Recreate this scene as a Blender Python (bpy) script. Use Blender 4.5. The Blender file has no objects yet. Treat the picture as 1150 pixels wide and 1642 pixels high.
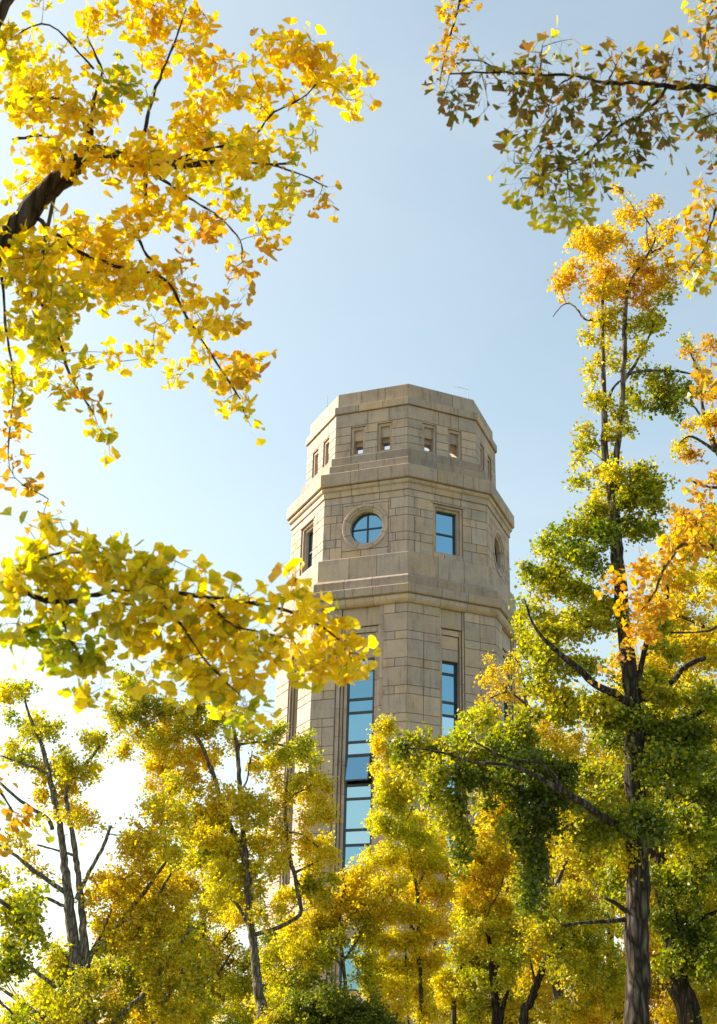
import bpy, math, random
import numpy as np
from math import radians as RAD, sin, cos, tan, pi
sc = bpy.context.scene
COL = sc.collection
rng = np.random.default_rng(7)
random.seed(7)

# ------------------------------------------------------------------ camera
F_PX, PITCH, YAW, DIST, ROT, ROLL = 2061.83, RAD(23.8604), RAD(-2.0641), 60.0141, RAD(3.42634), RAD(1.44851)
EYE = 1.6
CAM = np.array([0.0, -DIST, EYE])
_fw = np.array([sin(YAW)*cos(PITCH), cos(YAW)*cos(PITCH), sin(PITCH)])
_r = np.array([cos(YAW), -sin(YAW), 0.0]); _u = np.cross(_r, _fw)
_r, _u = cos(ROLL)*_r + sin(ROLL)*_u, -sin(ROLL)*_r + cos(ROLL)*_u
from mathutils import Matrix, Vector
cd = bpy.data.cameras.new('camera'); cam = bpy.data.objects.new('camera', cd); COL.objects.link(cam)
cam.matrix_world = Matrix(((_r[0], _u[0], -_fw[0], CAM[0]), (_r[1], _u[1], -_fw[1], CAM[1]), (_r[2], _u[2], -_fw[2], CAM[2]), (0, 0, 0, 1)))
cd.sensor_fit = 'VERTICAL'; cd.sensor_height = 36.0; cd.lens = 36.0*F_PX/1642.0
cd.clip_start = 0.1; cd.clip_end = 6000
cd.dof.use_dof = True; cd.dof.focus_distance = 50.0; cd.dof.aperture_fstop = 7.0
sc.camera = cam

# ------------------------------------------------------------------ light
SUN_AZ, SUN_EL = RAD(159), RAD(33)        # direction towards the sun (math angle in x-y)
sd = np.array([cos(SUN_AZ)*cos(SUN_EL), sin(SUN_AZ)*cos(SUN_EL), sin(SUN_EL)])
sl = bpy.data.lights.new('sun', 'SUN'); sl.energy = 5.0; sl.angle = RAD(0.5); sl.color = (1.0, 0.88, 0.70)
so = bpy.data.objects.new('sun', sl); COL.objects.link(so)
so.rotation_euler = Vector(sd).to_track_quat('Z', 'Y').to_euler(); so.location = (-40, 20, 60)
w = bpy.data.worlds.new('World'); sc.world = w; w.use_nodes = True
nt = w.node_tree; bg = nt.nodes['Background']
sky = nt.nodes.new('ShaderNodeTexSky'); sky.sky_type = 'NISHITA'; sky.sun_disc = False
sky.sun_elevation = SUN_EL; sky.sun_rotation = pi/2 - SUN_AZ
sky.air_density = 1.0; sky.dust_density = 2.2; sky.ozone_density = 1.0; sky.altitude = 50
wc = nt.nodes.new('ShaderNodeTexCoord'); wm = nt.nodes.new('ShaderNodeMapping'); wm.inputs['Scale'].default_value = (1.2, 1.2, 4.0); wm.inputs['Rotation'].default_value = (.3, .5, 0)
wn = nt.nodes.new('ShaderNodeTexNoise'); wn.inputs['Scale'].default_value = 2.2; wn.inputs['Detail'].default_value = 5; wn.inputs['Distortion'].default_value = .6
wr = nt.nodes.new('ShaderNodeMapRange'); wr.inputs[1].default_value = .35; wr.inputs[2].default_value = .75; wr.inputs[3].default_value = .13; wr.inputs[4].default_value = .36
nt.links.new(wc.outputs['Generated'], wm.inputs[0]); nt.links.new(wm.outputs[0], wn.inputs['Vector']); nt.links.new(wn.outputs['Fac'], wr.inputs[0])
# thin autumn haze: the sky's colour leans to a pale, milky blue
hz = nt.nodes.new('ShaderNodeMix'); hz.data_type = 'RGBA'; hz.blend_type = 'MULTIPLY'; hz.inputs[0].default_value = 1; hz.inputs[7].default_value = (1.40, 1.37, 1.10, 1); hz.clamp_result = False
hm = nt.nodes.new('ShaderNodeMix'); hm.data_type = 'RGBA'; hm.inputs[0].default_value = .20; hm.inputs[7].default_value = (3.9, 4.3, 4.5, 1)
nt.links.new(wr.outputs[0], hm.inputs[0]); nt.links.new(sky.outputs[0], hz.inputs[6]); nt.links.new(hz.outputs[2], hm.inputs[6]); nt.links.new(hm.outputs[2], bg.inputs[0]); bg.inputs[1].default_value = 0.10
sc.view_settings.view_transform = 'Standard'; sc.view_settings.look = 'None'
sc.view_settings.exposure = 1.13; sc.view_settings.gamma = 1
sc.render.engine = 'CYCLES'; sc.cycles.use_denoising = True
sc.cycles.max_bounces = 10; sc.cycles.diffuse_bounces = 5; sc.cycles.transmission_bounces = 6; sc.cycles.glossy_bounces = 3

# ------------------------------------------------------------------ helpers
def ray(px, py):
    return _fw + _r*(px-575)/F_PX - _u*(py-821)/F_PX
def P(px, py, H):
    """the point of the vertical plane H metres in front of the eye that shows at (px, py)"""
    d = ray(px, py); return CAM + d*(H/d[1])

def mesh(name, V, faces_by_n, mats, attr=None, matidx=None, smooth=False):
    """faces_by_n: list of (m,n) int arrays"""
    me = bpy.data.meshes.new(name)
    V = np.asarray(V, dtype=np.float32)
    me.vertices.add(len(V)); me.vertices.foreach_set('co', V.ravel())
    fl = [np.asarray(f, dtype=np.int32) for f in faces_by_n if len(f)]
    loops = np.concatenate([f.ravel() for f in fl])
    tot = np.concatenate([np.full(len(f), f.shape[1], dtype=np.int32) for f in fl])
    start = np.concatenate([[0], np.cumsum(tot)[:-1]]).astype(np.int32)
    me.loops.add(len(loops)); me.loops.foreach_set('vertex_index', loops)
    me.polygons.add(len(tot)); me.polygons.foreach_set('loop_start', start)
    for m in (mats if isinstance(mats, (list, tuple)) else [mats]): me.materials.append(m)
    if matidx is not None: me.polygons.foreach_set('material_index', np.asarray(matidx, dtype=np.int32))
    me.update(calc_edges=True)
    me.polygons.foreach_set('use_smooth', np.full(len(tot), smooth, dtype=bool))
    if attr is not None:
        a = me.attributes.new('tint', 'FLOAT_COLOR', 'POINT')
        A = np.ones((len(V), 4), dtype=np.float32); A[:, :3] = attr
        a.data.foreach_set('color', A.ravel())
    me.validate()
    return me

def link(name, me, parent=None, loc=None):
    o = bpy.data.objects.new(name, me); COL.objects.link(o)
    if parent is not None: o.parent = parent
    if loc is not None: o.location = loc
    return o
def tag(o, label=None, cat=None, group=None, kind=None):
    if label: o['label'] = label
    if cat: o['category'] = cat
    if group: o['group'] = group
    if kind: o['kind'] = kind
    return o
def empty(name, loc=(0, 0, 0)):
    o = bpy.data.objects.new(name, None); COL.objects.link(o); o.location = loc; o.empty_display_size = .3
    return o

class MB:
    """collects polygons of any size with a tint per vertex"""
    def __init__(s): s.v = []; s.f = {}; s.c = []
    def add(s, verts, faces, c=(1, 1, 1)):
        b = len(s.v); s.v += [tuple(map(float, x)) for x in verts]; s.c += [c]*len(verts)
        for f in faces: s.f.setdefault(len(f), []).append([i+b for i in f])
    def build(s, name, mat, parent=None, smooth=False, origin=None):
        V = np.array(s.v)
        if origin is not None: V = V-np.array(origin)
        return link(name, mesh(name, V, [np.array(f) for f in s.f.values()], mat, np.array(s.c), smooth=smooth), parent, origin)

# ------------------------------------------------------------------ materials
def newmat(name):
    m = bpy.data.materials.new(name); m.use_nodes = True
    t = m.node_tree; b = t.nodes['Principled BSDF']; return m, t, b
def N(t, kind, **kw):
    n = t.nodes.new(kind)
    for k, v in kw.items():
        if k.startswith('i_'):
            key = k[2:]; n.inputs[int(key) if key.isdigit() else key.replace('_', ' ')].default_value = v
        else: setattr(n, k, v)
    return n
def ramp(t, pts):
    n = t.nodes.new('ShaderNodeValToRGB'); e = n.color_ramp.elements
    while len(e) < len(pts): e.new(.5)
    for i, (p, c) in enumerate(pts): e[i].position = p; e[i].color = (*c, 1)
    return n
def mul(t, a, b, fac=1.0):
    n = t.nodes.new('ShaderNodeMix'); n.data_type = 'RGBA'; n.blend_type = 'MULTIPLY'; n.inputs[0].default_value = fac
    t.links.new(a, n.inputs[6]); t.links.new(b, n.inputs[7]); return n.outputs[2]

def stone_mat():
    m, t, b = newmat('granite'); L = t.links.new
    tc = N(t, 'ShaderNodeTexCoord'); at = N(t, 'ShaderNodeAttribute', attribute_name='tint')
    n1 = N(t, 'ShaderNodeTexNoise', i_Scale=1.3, i_Detail=6.0, i_Roughness=.65); L(tc.outputs['Object'], n1.inputs['Vector'])
    r1 = ramp(t, [(.28, (.80, .78, .76)), (.5, (.98, .98, .98)), (.74, (1.10, 1.07, 1.0))]); L(n1.outputs['Fac'], r1.inputs[0])
    mp = N(t, 'ShaderNodeMapping'); mp.inputs['Scale'].default_value = (3.2, 3.2, .35); L(tc.outputs['Object'], mp.inputs[0])
    n2 = N(t, 'ShaderNodeTexNoise', i_Scale=1.6, i_Detail=7.0, i_Roughness=.7); L(mp.outputs[0], n2.inputs['Vector'])
    r2 = ramp(t, [(.31, (.56, .54, .52)), (.48, (1, 1, 1)), (.8, (1.05, 1.04, 1.02))]); L(n2.outputs['Fac'], r2.inputs[0])
    n3 = N(t, 'ShaderNodeTexNoise', i_Scale=26.0, i_Detail=5.0, i_Roughness=.8); L(tc.outputs['Object'], n3.inputs['Vector'])
    r3 = ramp(t, [(.30, (.72, .70, .68)), (.55, (1, 1, 1)), (.75, (1.18, 1.14, 1.06))]); L(n3.outputs['Fac'], r3.inputs[0])
    n4 = N(t, 'ShaderNodeTexNoise', i_Scale=.55, i_Detail=3.0); L(tc.outputs['Object'], n4.inputs['Vector'])
    r4 = ramp(t, [(.35, (.97, .95, .96)), (.6, (1.0, .99, .95)), (.75, (1.06, .99, .80))]); L(n4.outputs['Fac'], r4.inputs[0])
    c = mul(t, at.outputs['Color'], r1.outputs[0]); c = mul(t, c, r2.outputs[0], .8); c = mul(t, c, r3.outputs[0], .8); c = mul(t, c, r4.outputs[0])
    L(c, b.inputs['Base Color']); b.inputs['Roughness'].default_value = .82; b.inputs['Specular IOR Level'].default_value = .3
    bp = N(t, 'ShaderNodeBump', i_Strength=.35, i_Distance=.02); L(n3.outputs['Fac'], bp.inputs['Height']); L(bp.outputs[0], b.inputs['Normal'])
    return m
def plain(name, col, rough=.6, metal=0., noise=.15):
    m, t, b = newmat(name); tc = N(t, 'ShaderNodeTexCoord')
    n = N(t, 'ShaderNodeTexNoise', i_Scale=6.0, i_Detail=4.0); t.links.new(tc.outputs['Object'], n.inputs['Vector'])
    a = tuple(x*(1-noise) for x in col); c = tuple(min(1, x*(1+noise)) for x in col)
    r = ramp(t, [(.3, a), (.7, c)]); t.links.new(n.outputs['Fac'], r.inputs[0]); t.links.new(r.outputs[0], b.inputs['Base Color'])
    b.inputs['Roughness'].default_value = rough; b.inputs['Metallic'].default_value = metal
    return m
def glass_mat():
    m, t, b = newmat('coated_blue_glass'); tc = N(t, 'ShaderNodeTexCoord')
    at = N(t, 'ShaderNodeAttribute', attribute_name='tint'); cm = N(t, 'ShaderNodeRGB'); cm.outputs[0].default_value = (.21, .41, .53, 1)
    t.links.new(mul(t, at.outputs['Color'], cm.outputs[0]), b.inputs['Base Color']); b.inputs['Metallic'].default_value = .92; b.inputs['Roughness'].default_value = .06
    n = N(t, 'ShaderNodeTexNoise', i_Scale=.9, i_Detail=2.0); t.links.new(tc.outputs['Object'], n.inputs['Vector'])
    bp = N(t, 'ShaderNodeBump', i_Strength=.10, i_Distance=.05); t.links.new(n.outputs['Fac'], bp.inputs['Height']); t.links.new(bp.outputs[0], b.inputs['Normal'])
    return m
def leaf_mat():
    m = bpy.data.materials.new('ginkgo_leaf'); m.use_nodes = True; t = m.node_tree; t.nodes.clear(); L = t.links.new
    out = N(t, 'ShaderNodeOutputMaterial'); at = N(t, 'ShaderNodeAttribute', attribute_name='tint')
    d = N(t, 'ShaderNodeBsdfDiffuse'); tr = N(t, 'ShaderNodeBsdfTranslucent'); g = N(t, 'ShaderNodeBsdfGlossy', i_Roughness=.45)
    g.inputs['Color'].default_value = (1, 1, 1, 1)
    hs = N(t, 'ShaderNodeHueSaturation'); hs.inputs['Saturation'].default_value = 1.08; hs.inputs['Value'].default_value = 1.2
    L(at.outputs['Color'], d.inputs[0]); L(at.outputs['Color'], hs.inputs['Color']); L(hs.outputs[0], tr.inputs[0])
    m1 = N(t, 'ShaderNodeMixShader', i_0=.52); L(d.outputs[0], m1.inputs[1]); L(tr.outputs[0], m1.inputs[2])
    m2 = N(t, 'ShaderNodeMixShader', i_0=.03); L(m1.outputs[0], m2.inputs[1]); L(g.outputs[0], m2.inputs[2])
    L(m2.outputs[0], out.inputs[0]); return m
def bark_mat(name, a, b_, sc_=1.0, pale=None):
    m, t, b = newmat(name); L = t.links.new; tc = N(t, 'ShaderNodeTexCoord')
    mp = N(t, 'ShaderNodeMapping'); mp.inputs['Scale'].default_value = (9*sc_, 9*sc_, 1.6*sc_); L(tc.outputs['Object'], mp.inputs[0])
    n0 = N(t, 'ShaderNodeTexNoise', i_Scale=1.2, i_Detail=4.0); L(mp.outputs[0], n0.inputs['Vector'])
    vm = N(t, 'ShaderNodeVectorMath', operation='ADD'); L(mp.outputs[0], vm.inputs[0]); L(n0.outputs['Color'], vm.inputs[1])
    v = N(t, 'ShaderNodeTexVoronoi', feature='DISTANCE_TO_EDGE', i_Scale=1.6); L(vm.outputs[0], v.inputs['Vector'])
    n = N(t, 'ShaderNodeTexNoise', i_Scale=5.0, i_Detail=8.0, i_Roughness=.7); L(mp.outputs[0], n.inputs['Vector'])
    r = ramp(t, [(.0, tuple(x*.35 for x in a)), (.12, a), (.5, b_)]); L(v.outputs['Distance'], r.inputs[0])
    r2 = ramp(t, [(.3, (.6, .6, .6)), (.7, (1.25, 1.25, 1.25))]); L(n.outputs['Fac'], r2.inputs[0])
    cc = mul(t, r.outputs[0], r2.outputs[0])
    if pale:      # upper bark is paler; shade on the lower trunk painted in by height
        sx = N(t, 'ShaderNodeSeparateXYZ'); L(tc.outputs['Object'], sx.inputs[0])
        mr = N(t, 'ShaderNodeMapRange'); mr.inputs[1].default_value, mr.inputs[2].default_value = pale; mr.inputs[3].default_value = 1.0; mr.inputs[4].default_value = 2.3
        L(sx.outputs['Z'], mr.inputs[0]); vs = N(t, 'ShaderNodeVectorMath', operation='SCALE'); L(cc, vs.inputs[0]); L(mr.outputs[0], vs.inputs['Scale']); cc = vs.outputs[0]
    L(cc, b.inputs['Base Color']); b.inputs['Roughness'].default_value = .95; b.inputs['Specular IOR Level'].default_value = .15
    bp = N(t, 'ShaderNodeBump', i_Strength=.9, i_Distance=.03); L(v.outputs['Distance'], bp.inputs['Height'])
    bp2 = N(t, 'ShaderNodeBump', i_Strength=.5, i_Distance=.01); L(n.outputs['Fac'], bp2.inputs['Height']); L(bp.outputs[0], bp2.inputs['Normal']); L(bp2.outputs[0], b.inputs['Normal'])
    return m
STONE = stone_mat(); GLASS = glass_mat(); LEAF = leaf_mat()
JOINT = plain('mortar_joint', (.165, .138, .11), .9)
FRAME = plain('dark_window_frame', (.030, .040, .058), .45)
INSIDE = plain('dark_interior', (.03, .028, .026), .9)
STEEL = plain('galvanised_steel', (.30, .32, .34), .4, .7)
BARK = bark_mat('grey_bark', (.10, .085, .072), (.25, .22, .195))
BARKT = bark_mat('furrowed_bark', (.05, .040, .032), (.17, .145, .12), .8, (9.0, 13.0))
BARKL = bark_mat('pale_grey_bark', (.15, .135, .12), (.40, .37, .33), 1.3)
BARKD = bark_mat('dark_bark', (.045, .034, .027), (.12, .095, .075))

# ------------------------------------------------------------------ ground
def ground():
    m, t, b = newmat('lawn'); L = t.links.new; tc = N(t, 'ShaderNodeTexCoord')
    n = N(t, 'ShaderNodeTexNoise', i_Scale=.4, i_Detail=9.0, i_Roughness=.7); L(tc.outputs['Object'], n.inputs['Vector'])
    r = ramp(t, [(.3, (.035, .06, .015)), (.5, (.07, .09, .02)), (.58, (.32, .22, .03)), (.7, (.45, .30, .03))]); L(n.outputs['Fac'], r.inputs[0])
    L(r.outputs[0], b.inputs['Base Color']); b.inputs['Roughness'].default_value = .95
    S = 2500
    V = [(-S, -S, 0), (S, -S, 0), (S, S, 0), (-S, S, 0)]
    tag(link('ground', mesh('ground', V, [[[0, 1, 2, 3]]], m)), kind='structure')
    m2 = plain('stone_paving', (.30, .28, .25), .85)
    V = [(-9.5, -9.5, .004), (9.5, -9.5, .004), (9.5, 9.5, .004), (-9.5, 9.5, .004), (-2.2, -75, .004), (2.2, -75, .004), (2.2, -9.5, .004), (-2.2, -9.5, .004)]
    tag(link('path', mesh('path', V, [[[0, 1, 2, 3], [4, 5, 6, 7]]], m2)), kind='structure')
ground()

# ------------------------------------------------------------------ the tower
T8 = tan(pi/8); C8 = cos(pi/8)
def fp(k, u, a, z):
    """point on face k: u along the face, a metres out from the axis, z above the eye"""
    an = ROT + RAD(-90 + (k-1.5)*45)
    return (cos(an)*a - sin(an)*u, sin(an)*a + cos(an)*u, z+EYE)
def ue(side, u, corner, a, g):
    """u at a block end at apothem a"""
    return (side*(a*T8) if corner else u) - side*(.004 if corner else g)
srng = random.Random(3)
def stint(v=1.0):
    s = srng.random(); j = v*(1+srng.uniform(-.13, .08))
    c = (.515, .42, .365) if s < .5 else ((.475, .405, .37) if s < .82 else (.55, .43, .34))
    return tuple(x*j for x in c)
def prof_block(mb, k, u0, u1, cA, cB, prof, g=.011, tint=None):
    """an extruded closed cross-section [(a,z)...] along the face"""
    n = len(prof)
    V = [fp(k, ue(-1, u0, cA, a, g), a, z) for a, z in prof] + [fp(k, ue(1, u1, cB, a, g), a, z) for a, z in prof]
    F = [[i, (i+1) % n, n+(i+1) % n, n+i] for i in range(n)] + [list(range(n))[::-1], list(range(n, 2*n))]
    mb.add(V, F, tint or stint())
def stone(mb, jm, k, u0, u1, cA, cB, ao, ai, z0, z1, g=.011, tint=None):
    b = .012; c = tint or stint()
    L = []
    for (a, e) in ((ao, g+b), (ao-b, g), (ai, g)):
        ua, ub = ue(-1, u0, cA, a, e), ue(1, u1, cB, a, e)
        if cA: ua += (e-g)*.4
        if cB: ub -= (e-g)*.4
        L += [fp(k, ua, a, z0+e), fp(k, ub, a, z0+e), fp(k, ub, a, z1-e), fp(k, ua, a, z1-e)]
    F = [[0, 1, 2, 3], [8, 11, 10, 9]]
    for q in (0, 4):
        for i in range(4): F.append([q+i, q+4+i, q+4+(i+1) % 4, q+(i+1) % 4])
    mb.add(L, F, c)
    if jm is not None:
        aj, ak = ao-.035, max(ai+.01, ao-.12)
        V = []
        for a in (aj, ak):
            ua = -a*T8 if cA else u0+.004; ub = a*T8 if cB else u1-.004
            V += [fp(k, ua, a, z0), fp(k, ub, a, z0), fp(k, ub, a, z1), fp(k, ua, a, z1)]
        jm.add(V, [[0, 1, 2, 3], [4, 7, 6, 5], [0, 4, 5, 1], [1, 5, 6, 2], [2, 6, 7, 3], [3, 7, 4, 0]], (1, 1, 1))
def cut(rects, op):
    out = []
    ox0, ox1, oz0, oz1 = op
    for (x0, x1, z0, z1, a, b) in rects:
        if x1 <= ox0+1e-6 or x0 >= ox1-1e-6 or z1 <= oz0+1e-6 or z0 >= oz1-1e-6: out.append((x0, x1, z0, z1, a, b)); continue
        if x0 < ox0: out.append((x0, ox0, z0, z1, a, False))
        if x1 > ox1: out.append((ox1, x1, z0, z1, False, b))
        m0, m1 = max(x0, ox0), min(x1, ox1)
        if z0 < oz0: out.append((m0, m1, z0, oz0, False, False))
        if z1 > oz1: out.append((m0, m1, oz1, z1, False, False))
    return out
def field(mb, jm, k, ao, ai, rows, ops, ubreaks):
    """courses of blocks on a face with openings"""
    hw = ao*T8
    for i in range(len(rows)-1):
        z1, z0 = rows[i], rows[i+1]
        bs = [-hw] + list(ubreaks(i)) + [hw]
        R_ = [(bs[j], bs[j+1], z0, z1, j == 0, j == len(bs)-2) for j in range(len(bs)-1)]
        for op in ops: R_ = cut(R_, op)
        for (x0, x1, a0, a1, ca, cb) in R_:
            if x1-x0 > .03 and a1-a0 > .03: stone(mb, jm, k, x0, x1, ca, cb, ao, ai, a0, a1)
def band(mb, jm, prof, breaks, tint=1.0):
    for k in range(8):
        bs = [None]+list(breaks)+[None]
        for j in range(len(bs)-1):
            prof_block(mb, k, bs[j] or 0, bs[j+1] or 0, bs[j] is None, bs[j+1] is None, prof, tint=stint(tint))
        amax = [(max(min(p[0] for p in prof)+.005, a-.03), z) for a, z in prof]
        zc = sum(z for _, z in prof)/len(prof)
        prof_block(jm, k, 0, 0, True, True, [(a, zc+(z-zc)*.985) for a, z in amax], g=0, tint=(1, 1, 1))
def box(mb, k, u0, u1, a0, a1, z0, z1, tint=(1, 1, 1)):
    V = [fp(k, u, a, z) for a in (a0, a1) for (u, z) in ((u0, z0), (u1, z0), (u1, z1), (u0, z1))]
    mb.add(V, [[0, 3, 2, 1], [4, 5, 6, 7], [0, 1, 5, 4], [1, 2, 6, 5], [2, 3, 7, 6], [3, 0, 4, 7]], tint)

tower = empty('tower', (0, 0, 0))
tag(tower, 'tall octagonal tower of pale granite blocks rising behind the yellow trees', 'tower')
def pane_frame(mb, k, u0, u1, z0, z1, a, w=.055, d=.08):
    box(mb, k, u0, u0+w, a, a+d, z0, z1); box(mb, k, u1-w, u1, a, a+d, z0, z1)
    box(mb, k, u0+w, u1-w, a, a+d-.004, z0, z0+w); box(mb, k, u0+w, u1-w, a, a+d-.004, z1-w, z1)

ap = lambda r: r*C8
def build_tower():
    jm = MB()
    # --- parapet
    mb = MB()
    band(mb, jm, [(ap(4.1), 30.56), (ap(4.784), 30.56), (ap(4.784), 31.36), (ap(4.77), 31.385), (ap(4.1), 31.385)], (-.62, .64), .92)
    band(mb, jm, [(ap(4.35), 30.17), (ap(4.99), 30.17), (ap(5.0), 30.19), (ap(5.0), 30.54), (ap(4.97), 30.56), (ap(4.35), 30.56)], (-.66, .60), .95)
    mb.build('parapet', STONE, tower)
    # --- top storey walls, open to the sky
    mb = MB()
    for k in range(8):
        ao, ai = ap(4.90), ap(4.90)-.72
        ops = [(-1.06, -.33, 27.78, 29.34), (.33, 1.06, 27.78, 29.34)]
        field(mb, jm, k, ao, ai, [30.15, 29.42, 28.95, 28.5, 28.1, 27.69], ops, lambda i: ((-.2, .9) if i == 0 else ()))
        for (u0, u1, _, _) in ops:
            rec = MB(); c = stint(.93); x0, x1 = u0+.12, u1-.12
            a1 = ao-.07
            box(rec, k, u0, x0, ai+.01, a1, 27.78, 29.34, c); box(rec, k, x1, u1, ai+.01, a1, 27.78, 29.34, c)
            box(rec, k, x0, x1, ai+.01, a1-.003, 29.2, 29.34, c); box(rec, k, x0, x1, ai+.01, a1-.003, 27.78, 27.90, c)
            box(rec, k, x0, x1, ai+.02, a1-.12, 28.66, 29.2, stint(.98)); box(rec, k, x0, x1, ai+.01, a1-.30, 28.42, 28.66, stint(.9))
            rec.build('opening_surround', STONE, tower)
    mb.build('top_storey_wall', STONE, tower)
    fl = MB(); fl.add([fp(k, ap(4.7)*T8, ap(4.7), 27.6) for k in range(8)], [list(range(8))]); fl.build('belvedere_floor', JOINT, tower)
    # --- plinth steps and upper cornice
    mb = MB()
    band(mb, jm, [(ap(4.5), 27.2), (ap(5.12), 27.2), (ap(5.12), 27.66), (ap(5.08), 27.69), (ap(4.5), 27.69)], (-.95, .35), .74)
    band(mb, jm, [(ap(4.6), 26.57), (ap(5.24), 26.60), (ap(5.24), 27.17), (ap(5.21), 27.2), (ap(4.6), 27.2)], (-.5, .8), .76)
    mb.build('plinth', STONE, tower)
    mb = MB()
    band(mb, jm, [(ap(4.7), 25.90), (ap(5.77), 25.90), (ap(5.80), 25.93), (ap(5.80), 26.54), (ap(5.77), 26.57), (ap(4.7), 26.57)], (-.70, .69), .93)
    band(mb, jm, [(ap(5.2), 25.66), (ap(5.60), 25.66), (ap(5.655), 25.69), (ap(5.69), 25.75), (ap(5.69), 25.82), (ap(5.66), 25.87), (ap(5.62), 25.90), (ap(5.2), 25.90)], (-.70, .69), 1.05)
    band(mb, jm, [(ap(5.1), 25.36), (ap(5.555), 25.36), (ap(5.57), 25.38), (ap(5.57), 25.66), (ap(5.1), 25.66)], (-.70, .69), 1.0)
    mb.build('upper_cornice', STONE, tower)
    # --- window storey
    mb = MB(); ao = ap(5.5); ai = ao-.5
    rows = [25.36, 25.0, 24.45, 24.06, 23.22, 22.80, 22.2]
    CZ, CR = 23.70, 1.15
    for k in range(8):
        if k % 2: ops = [(-CR, CR, CZ-CR, CZ+CR)]
        else: ops = [(-.78, .78, 22.42, 24.90)]
        field(mb, jm, k, ao, ai, rows, ops, lambda i: ((-1.45, 1.5) if i % 2 == 0 else (-1.75, -.2, 1.25)) if i else (-.7, .69))
        if k % 2:   # square plate with a round hole
            n = 64; c = stint(); Vv = []; Ff = []
            for i in range(n):
                th = 2*pi*i/n; cx, cz = cos(th), sin(th); s = (CR-.012)/max(abs(cx), abs(cz))
                for (q, a) in ((s, ao-.004), (CR-.10, ao-.004), (CR-.10, ai)): Vv.append(fp(k, cx*q, a, CZ+cz*q))
            for i in range(n):
                j = (i+1) % n; Ff += [[3*i, 3*j, 3*j+1, 3*i+1], [3*i+1, 3*j+1, 3*j+2, 3*i+2]]
            mb.add(Vv, Ff, c)
    mb.build('window_storey_wall', STONE, tower)
    def ringmesh(m_, k, prof, n=64, c=(1, 1, 1), joints=0):
        """lathe [(radius, apothem)...] round the centre of the round window"""
        seg = [(0, 2*pi)] if not joints else [(2*pi*(i+.5)/joints+.012, 2*pi*(i+1.5)/joints-.012) for i in range(joints)]
        for (t0, t1) in seg:
            ns = max(4, int(n*(t1-t0)/(2*pi))); Vv = []; Ff = []; m = len(prof)
            for i in range(ns+1):
                th = t0+(t1-t0)*i/ns
                for (r_, a) in prof: Vv.append(fp(k, cos(th)*r_, a, CZ+sin(th)*r_))
            for i in range(ns):
                for j in range(m): Ff.append([i*m+j, i*m+(j+1) % m, (i+1)*m+(j+1) % m, (i+1)*m+j])
            if joints: Ff += [list(range(m)), list(range(ns*m, ns*m+m))[::-1]]
            m_.add(Vv, Ff, c if not joints else stint(1.0))
    for k in range(8):
        if k % 2:
            s = MB()
            ringmesh(s, k, [(1.16, ao-.05), (1.15, ao+.03), (1.12, ao+.05), (1.03, ao+.05), (1.0, ao+.03), (1.0, ao-.05)], joints=8)
            ringmesh(s, k, [(1.01, ao-.02), (.99, ao+.0), (.94, ao+.01), (.89, ao-.02), (.88, ao-.06), (.80, ao-.12), (.80, ao-.44), (1.01, ao-.44)], joints=8)
            wd = s.build('round_window', STONE, tower)
            f = MB(); ringmesh(f, k, [(.815, ao-.40), (.815, ao-.30), (.755, ao-.30), (.755, ao-.40)])
            box(f, k, -.032, .032, ao-.39, ao-.31, CZ-.78, CZ+.78); box(f, k, -.78, -.033, ao-.385, ao-.315, CZ-.032, CZ+.032); box(f, k, .033, .78, ao-.385, ao-.315, CZ-.032, CZ+.032)
            f.build('window_frame', FRAME, wd)
            g = MB(); g.add([fp(k, cos(2*pi*i/48)*.79, ao-.36, CZ+sin(2*pi*i/48)*.79) for i in range(48)], [list(range(48))]); g.build('glass_pane', GLASS, wd)
        else:
            s = MB(); z0, z1 = 22.42, 24.90
            for (u, d, t_) in ((.78, .07, .12), (.66, .18, .12)):
                c = stint(.97); zt = z1 if u > .7 else z1-.12; zb = z0 if u > .7 else z0+.05
                box(s, k, -u, -u+t_, ao-.5, ao-d, zb, zt, c); box(s, k, u-t_, u, ao-.5, ao-d, zb, zt, c)
                box(s, k, -u+t_, u-t_, ao-.5, ao-d-.003, zt-t_, zt, stint(.97)); box(s, k, -u+t_, u-t_, ao-.5, ao-d+.03, zb, zb+.06, c)
            box(s, k, -.9, .9, ao-.03, ao+.035, z1-.0, z1+.07, stint(.98))
            wd = s.build('rectangular_window', STONE, tower)
            f = MB(); pane_frame(f, k, -.54, .54, z0+.11, z1-.24, ao-.42, .06, .09)
            box(f, k, -.48, .48, ao-.41, ao-.34, 23.50, 23.58); f.build('window_frame', FRAME, wd)
            g = MB(); a = ao-.39; g.add([fp(k, u, a, z) for u, z in ((-.52, z0+.12), (.52, z0+.12), (.52, z1-.25), (-.52, z1-.25))], [[0, 1, 2, 3]]); g.build('glass_pane', GLASS, wd)
    # --- lower cornice
    mb = MB()
    band(mb, jm, [(ap(4.9), 21.05), (ap(5.76), 21.05), (ap(5.76), 22.09), (ap(5.73), 22.12), (ap(5.4), 22.2), (ap(4.9), 22.2)], (-.66, .70), 1.0)
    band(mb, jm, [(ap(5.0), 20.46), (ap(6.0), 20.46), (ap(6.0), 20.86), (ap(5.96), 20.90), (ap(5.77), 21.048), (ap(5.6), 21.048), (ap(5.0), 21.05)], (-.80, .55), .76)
    band(mb, jm, [(ap(5.0), 20.0), (ap(6.18), 20.0), (ap(6.21), 20.03), (ap(6.21), 20.38), (ap(6.17), 20.42), (ap(5.9), 20.46), (ap(5.0), 20.46)], (-.68, .67), .82)
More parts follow.
